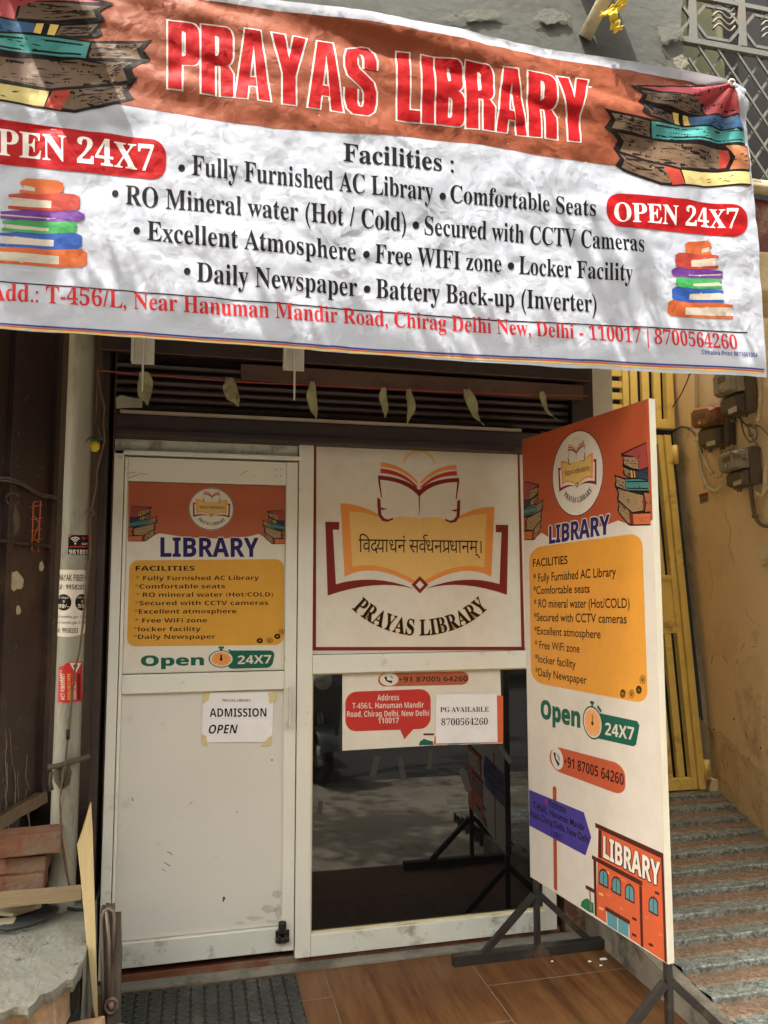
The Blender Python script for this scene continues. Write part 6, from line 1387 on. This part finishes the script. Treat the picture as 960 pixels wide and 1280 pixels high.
# parked scooters behind the camera
def scooter():
    t = thing('parked_scooter', 'dark grey parked scooter mirrored in the black glass', 'scooter', (0, 0, 0), 'scooters parked across the pavement')
    Mb = mat('grey scooter paint', (92, 96, 96), .3, .06, 4, spec=.6); Mty = mat('tyre rubber', (28, 28, 28), .85, .1, 10); Ms = mat('black seat', (34, 32, 32), .6); Mc = mat('chrome', (170, 170, 168), .25, .05, 5, metal=.9); Mg = mat('lamp glass', (220, 220, 214), .1, .02, 4)
    for x in (-.62, .62):
        B = MB(); pts = [(x + .19 * math.cos(a), 0, .235 + .19 * math.sin(a)) for a in [2 * math.pi * i / 24 for i in range(25)]]; B.tube(pts, .045, Mty, 10); B.tube([(x, -.05, .235), (x, .05, .235)], .10, Mc, 14)
        for k in range(6): B.bar((x, 0, .235), (x + .16 * math.cos(k), 0, .235 + .16 * math.sin(k)), .02, .02, Mc)
        B.build('wheel', t)
    prof = [(-.88, .50), (-.80, .72), (-.40, .74), (-.12, .66), (-.06, .34), (.30, .30), (.42, .46), (.50, .86), (.58, .90), (.56, .5), (.50, .22), (.2, .2), (-.3, .22), (-.45, .42), (-.62, .48)]
    for_y = lambda s: [Vector((x, s * (.15 if .0 < x < .4 else .17) * (1 if z < .7 else .8), z)) for x, z in prof]
    B = MB(); B.hexa(for_y(-1), for_y(1), Mb); B.build('body', t, bevel=.03, seg=3)
    B = MB(); B.hexa([Vector((x, -.13, z)) for x, z in ((-.84, .74), (-.10, .68), (-.12, .77), (-.4, .83), (-.82, .84))], [Vector((x, .13, z)) for x, z in ((-.84, .74), (-.10, .68), (-.12, .77), (-.4, .83), (-.82, .84))], Ms); B.build('seat', t, bevel=.03)
    B = MB(); B.tube([(.62, 0, .24), (.56, 0, .6), (.47, 0, 1.0)], .03, Mc, 10); B.tube([(.40, -.34, 1.02), (.48, -.1, 1.0), (.48, .1, 1.0), (.40, .34, 1.02)], .016, Ms, 8); B.build('handlebar', t)
    B = MB(); B.hexa([Vector((x, -.19, z)) for x, z in ((.40, .36), (.52, .36), (.66, .80), (.56, .98), (.50, .98))], [Vector((x, .19, z)) for x, z in ((.40, .36), (.52, .36), (.66, .80), (.56, .98), (.50, .98))], Mb); B.build('leg_shield', t, bevel=.03, seg=3)
    B = MB(); B.tube([(.60, 0, .86), (.66, 0, .86)], .08, Mg, 16); B.build('headlight', t)
    B = MB(); pts = [(.62 + .27 * math.cos(a), 0, .235 + .27 * math.sin(a)) for a in [R(20 + 14 * i) for i in range(11)]]
    B.add([Vector(p) + Vector((0, y, -abs(y) * .4)) for p in pts for y in (-.08, -.04, .04, .08)], [(i * 4 + j, i * 4 + j + 1, i * 4 + j + 5, i * 4 + j + 4) for i in range(10) for j in range(3)], Mb, True); B.build('mudguard', t)
    for s_ in (-1, 1):
        B = MB(); B.tube([(.43, s_ * .25, 1.02), (.40, s_ * .30, 1.18)], .006, Mc, 6); B.tube([(.40, s_ * .30, 1.18), (.385, s_ * .30, 1.185)], .06, Ms, 14); B.build('mirror', t)
    return t
sc0 = scooter()
T = {o.name.split('.')[0]: o for o in bpy.data.objects if o.type == 'EMPTY'}
def nest(t, part, *subs):
    p = kids(t, part)[0]; under(p, *kids(t, *subs))
nest(sb, 'panel', 'white_face', 'orange_header', 'book_picture', 'emblem', 'title_lettering', 'facilities_panel', 'opening_badge', 'phone_badge', 'address_arrow', 'building_picture')
nest(bn_, 'cloth', 'orange_field', 'title_lettering', 'facilities_line', 'address_lettering', 'bottom_stripe', 'opening_badge', 'old_book_picture', 'colour_book_picture')
nest(sg, 'panel', 'border', 'emblem'); nest(po, 'sheet', 'orange_header', 'book_picture', 'emblem', 'title_lettering', 'facilities_panel', 'opening_badge'); nest(cp, 'sheet', 'phone_badge', 'address_bubble', 'building_picture')
nest(dr, 'leaf_frame', 'lower_panel', 'upper_panel', 'handle', 'floor_latch', 'scratch', 'worn_patch'); nest(wn, 'glass_pane', 'tape_mark'); nest(pipe, 'clamp', 'wire_knot'); nest(bld, 'upper_wall', 'plaster_crack', 'worn_plaster', 'support_beam')
nest(bw, 'plaster_face', 'wall_scuff', 'damp_patch', 'hairline_crack', 'patched_paint', 'skirting_stub'); nest(gt, 'gate_frame', 'bar', 'middle_plate', 'hinge'); nest(sc0, 'handlebar', 'mirror'); nest(sc0, 'body', 'leg_shield', 'headlight', 'mudguard')
for t_ in [o for o in bpy.data.objects if o.type == 'EMPTY' and o.name.startswith('electric_meter')]: nest(t_, 'cover', 'dial_window'); nest(t_, 'terminal_cover', 'terminal')
spots = [(.98, -3.95, R(82), 'grey parked scooter nearest the landing, mirrored at the left edge of the black glass'), (.2, -4.6, R(84), 'grey parked scooter beside another, leftmost in the street'), (2.9, -5.6, R(95), 'grey parked scooter far across, mirrored faintly in the black glass')]
for i, (x, y, a, lab) in enumerate(spots):
    if i == 0: r_ = sc0
    else:
        r_ = sc0.copy(); COL.objects.link(r_)
        for ch in list(sc0.children):
            c = ch.copy(); COL.objects.link(c); c.parent = r_
            for g_ in list(ch.children): d = g_.copy(); COL.objects.link(d); d.parent = c
    r_.location = (x, y, GY); r_.rotation_euler = (0, 0, a); r_['label'] = lab
for o in bpy.data.objects:
    if o.type == 'MESH': o.data.update()
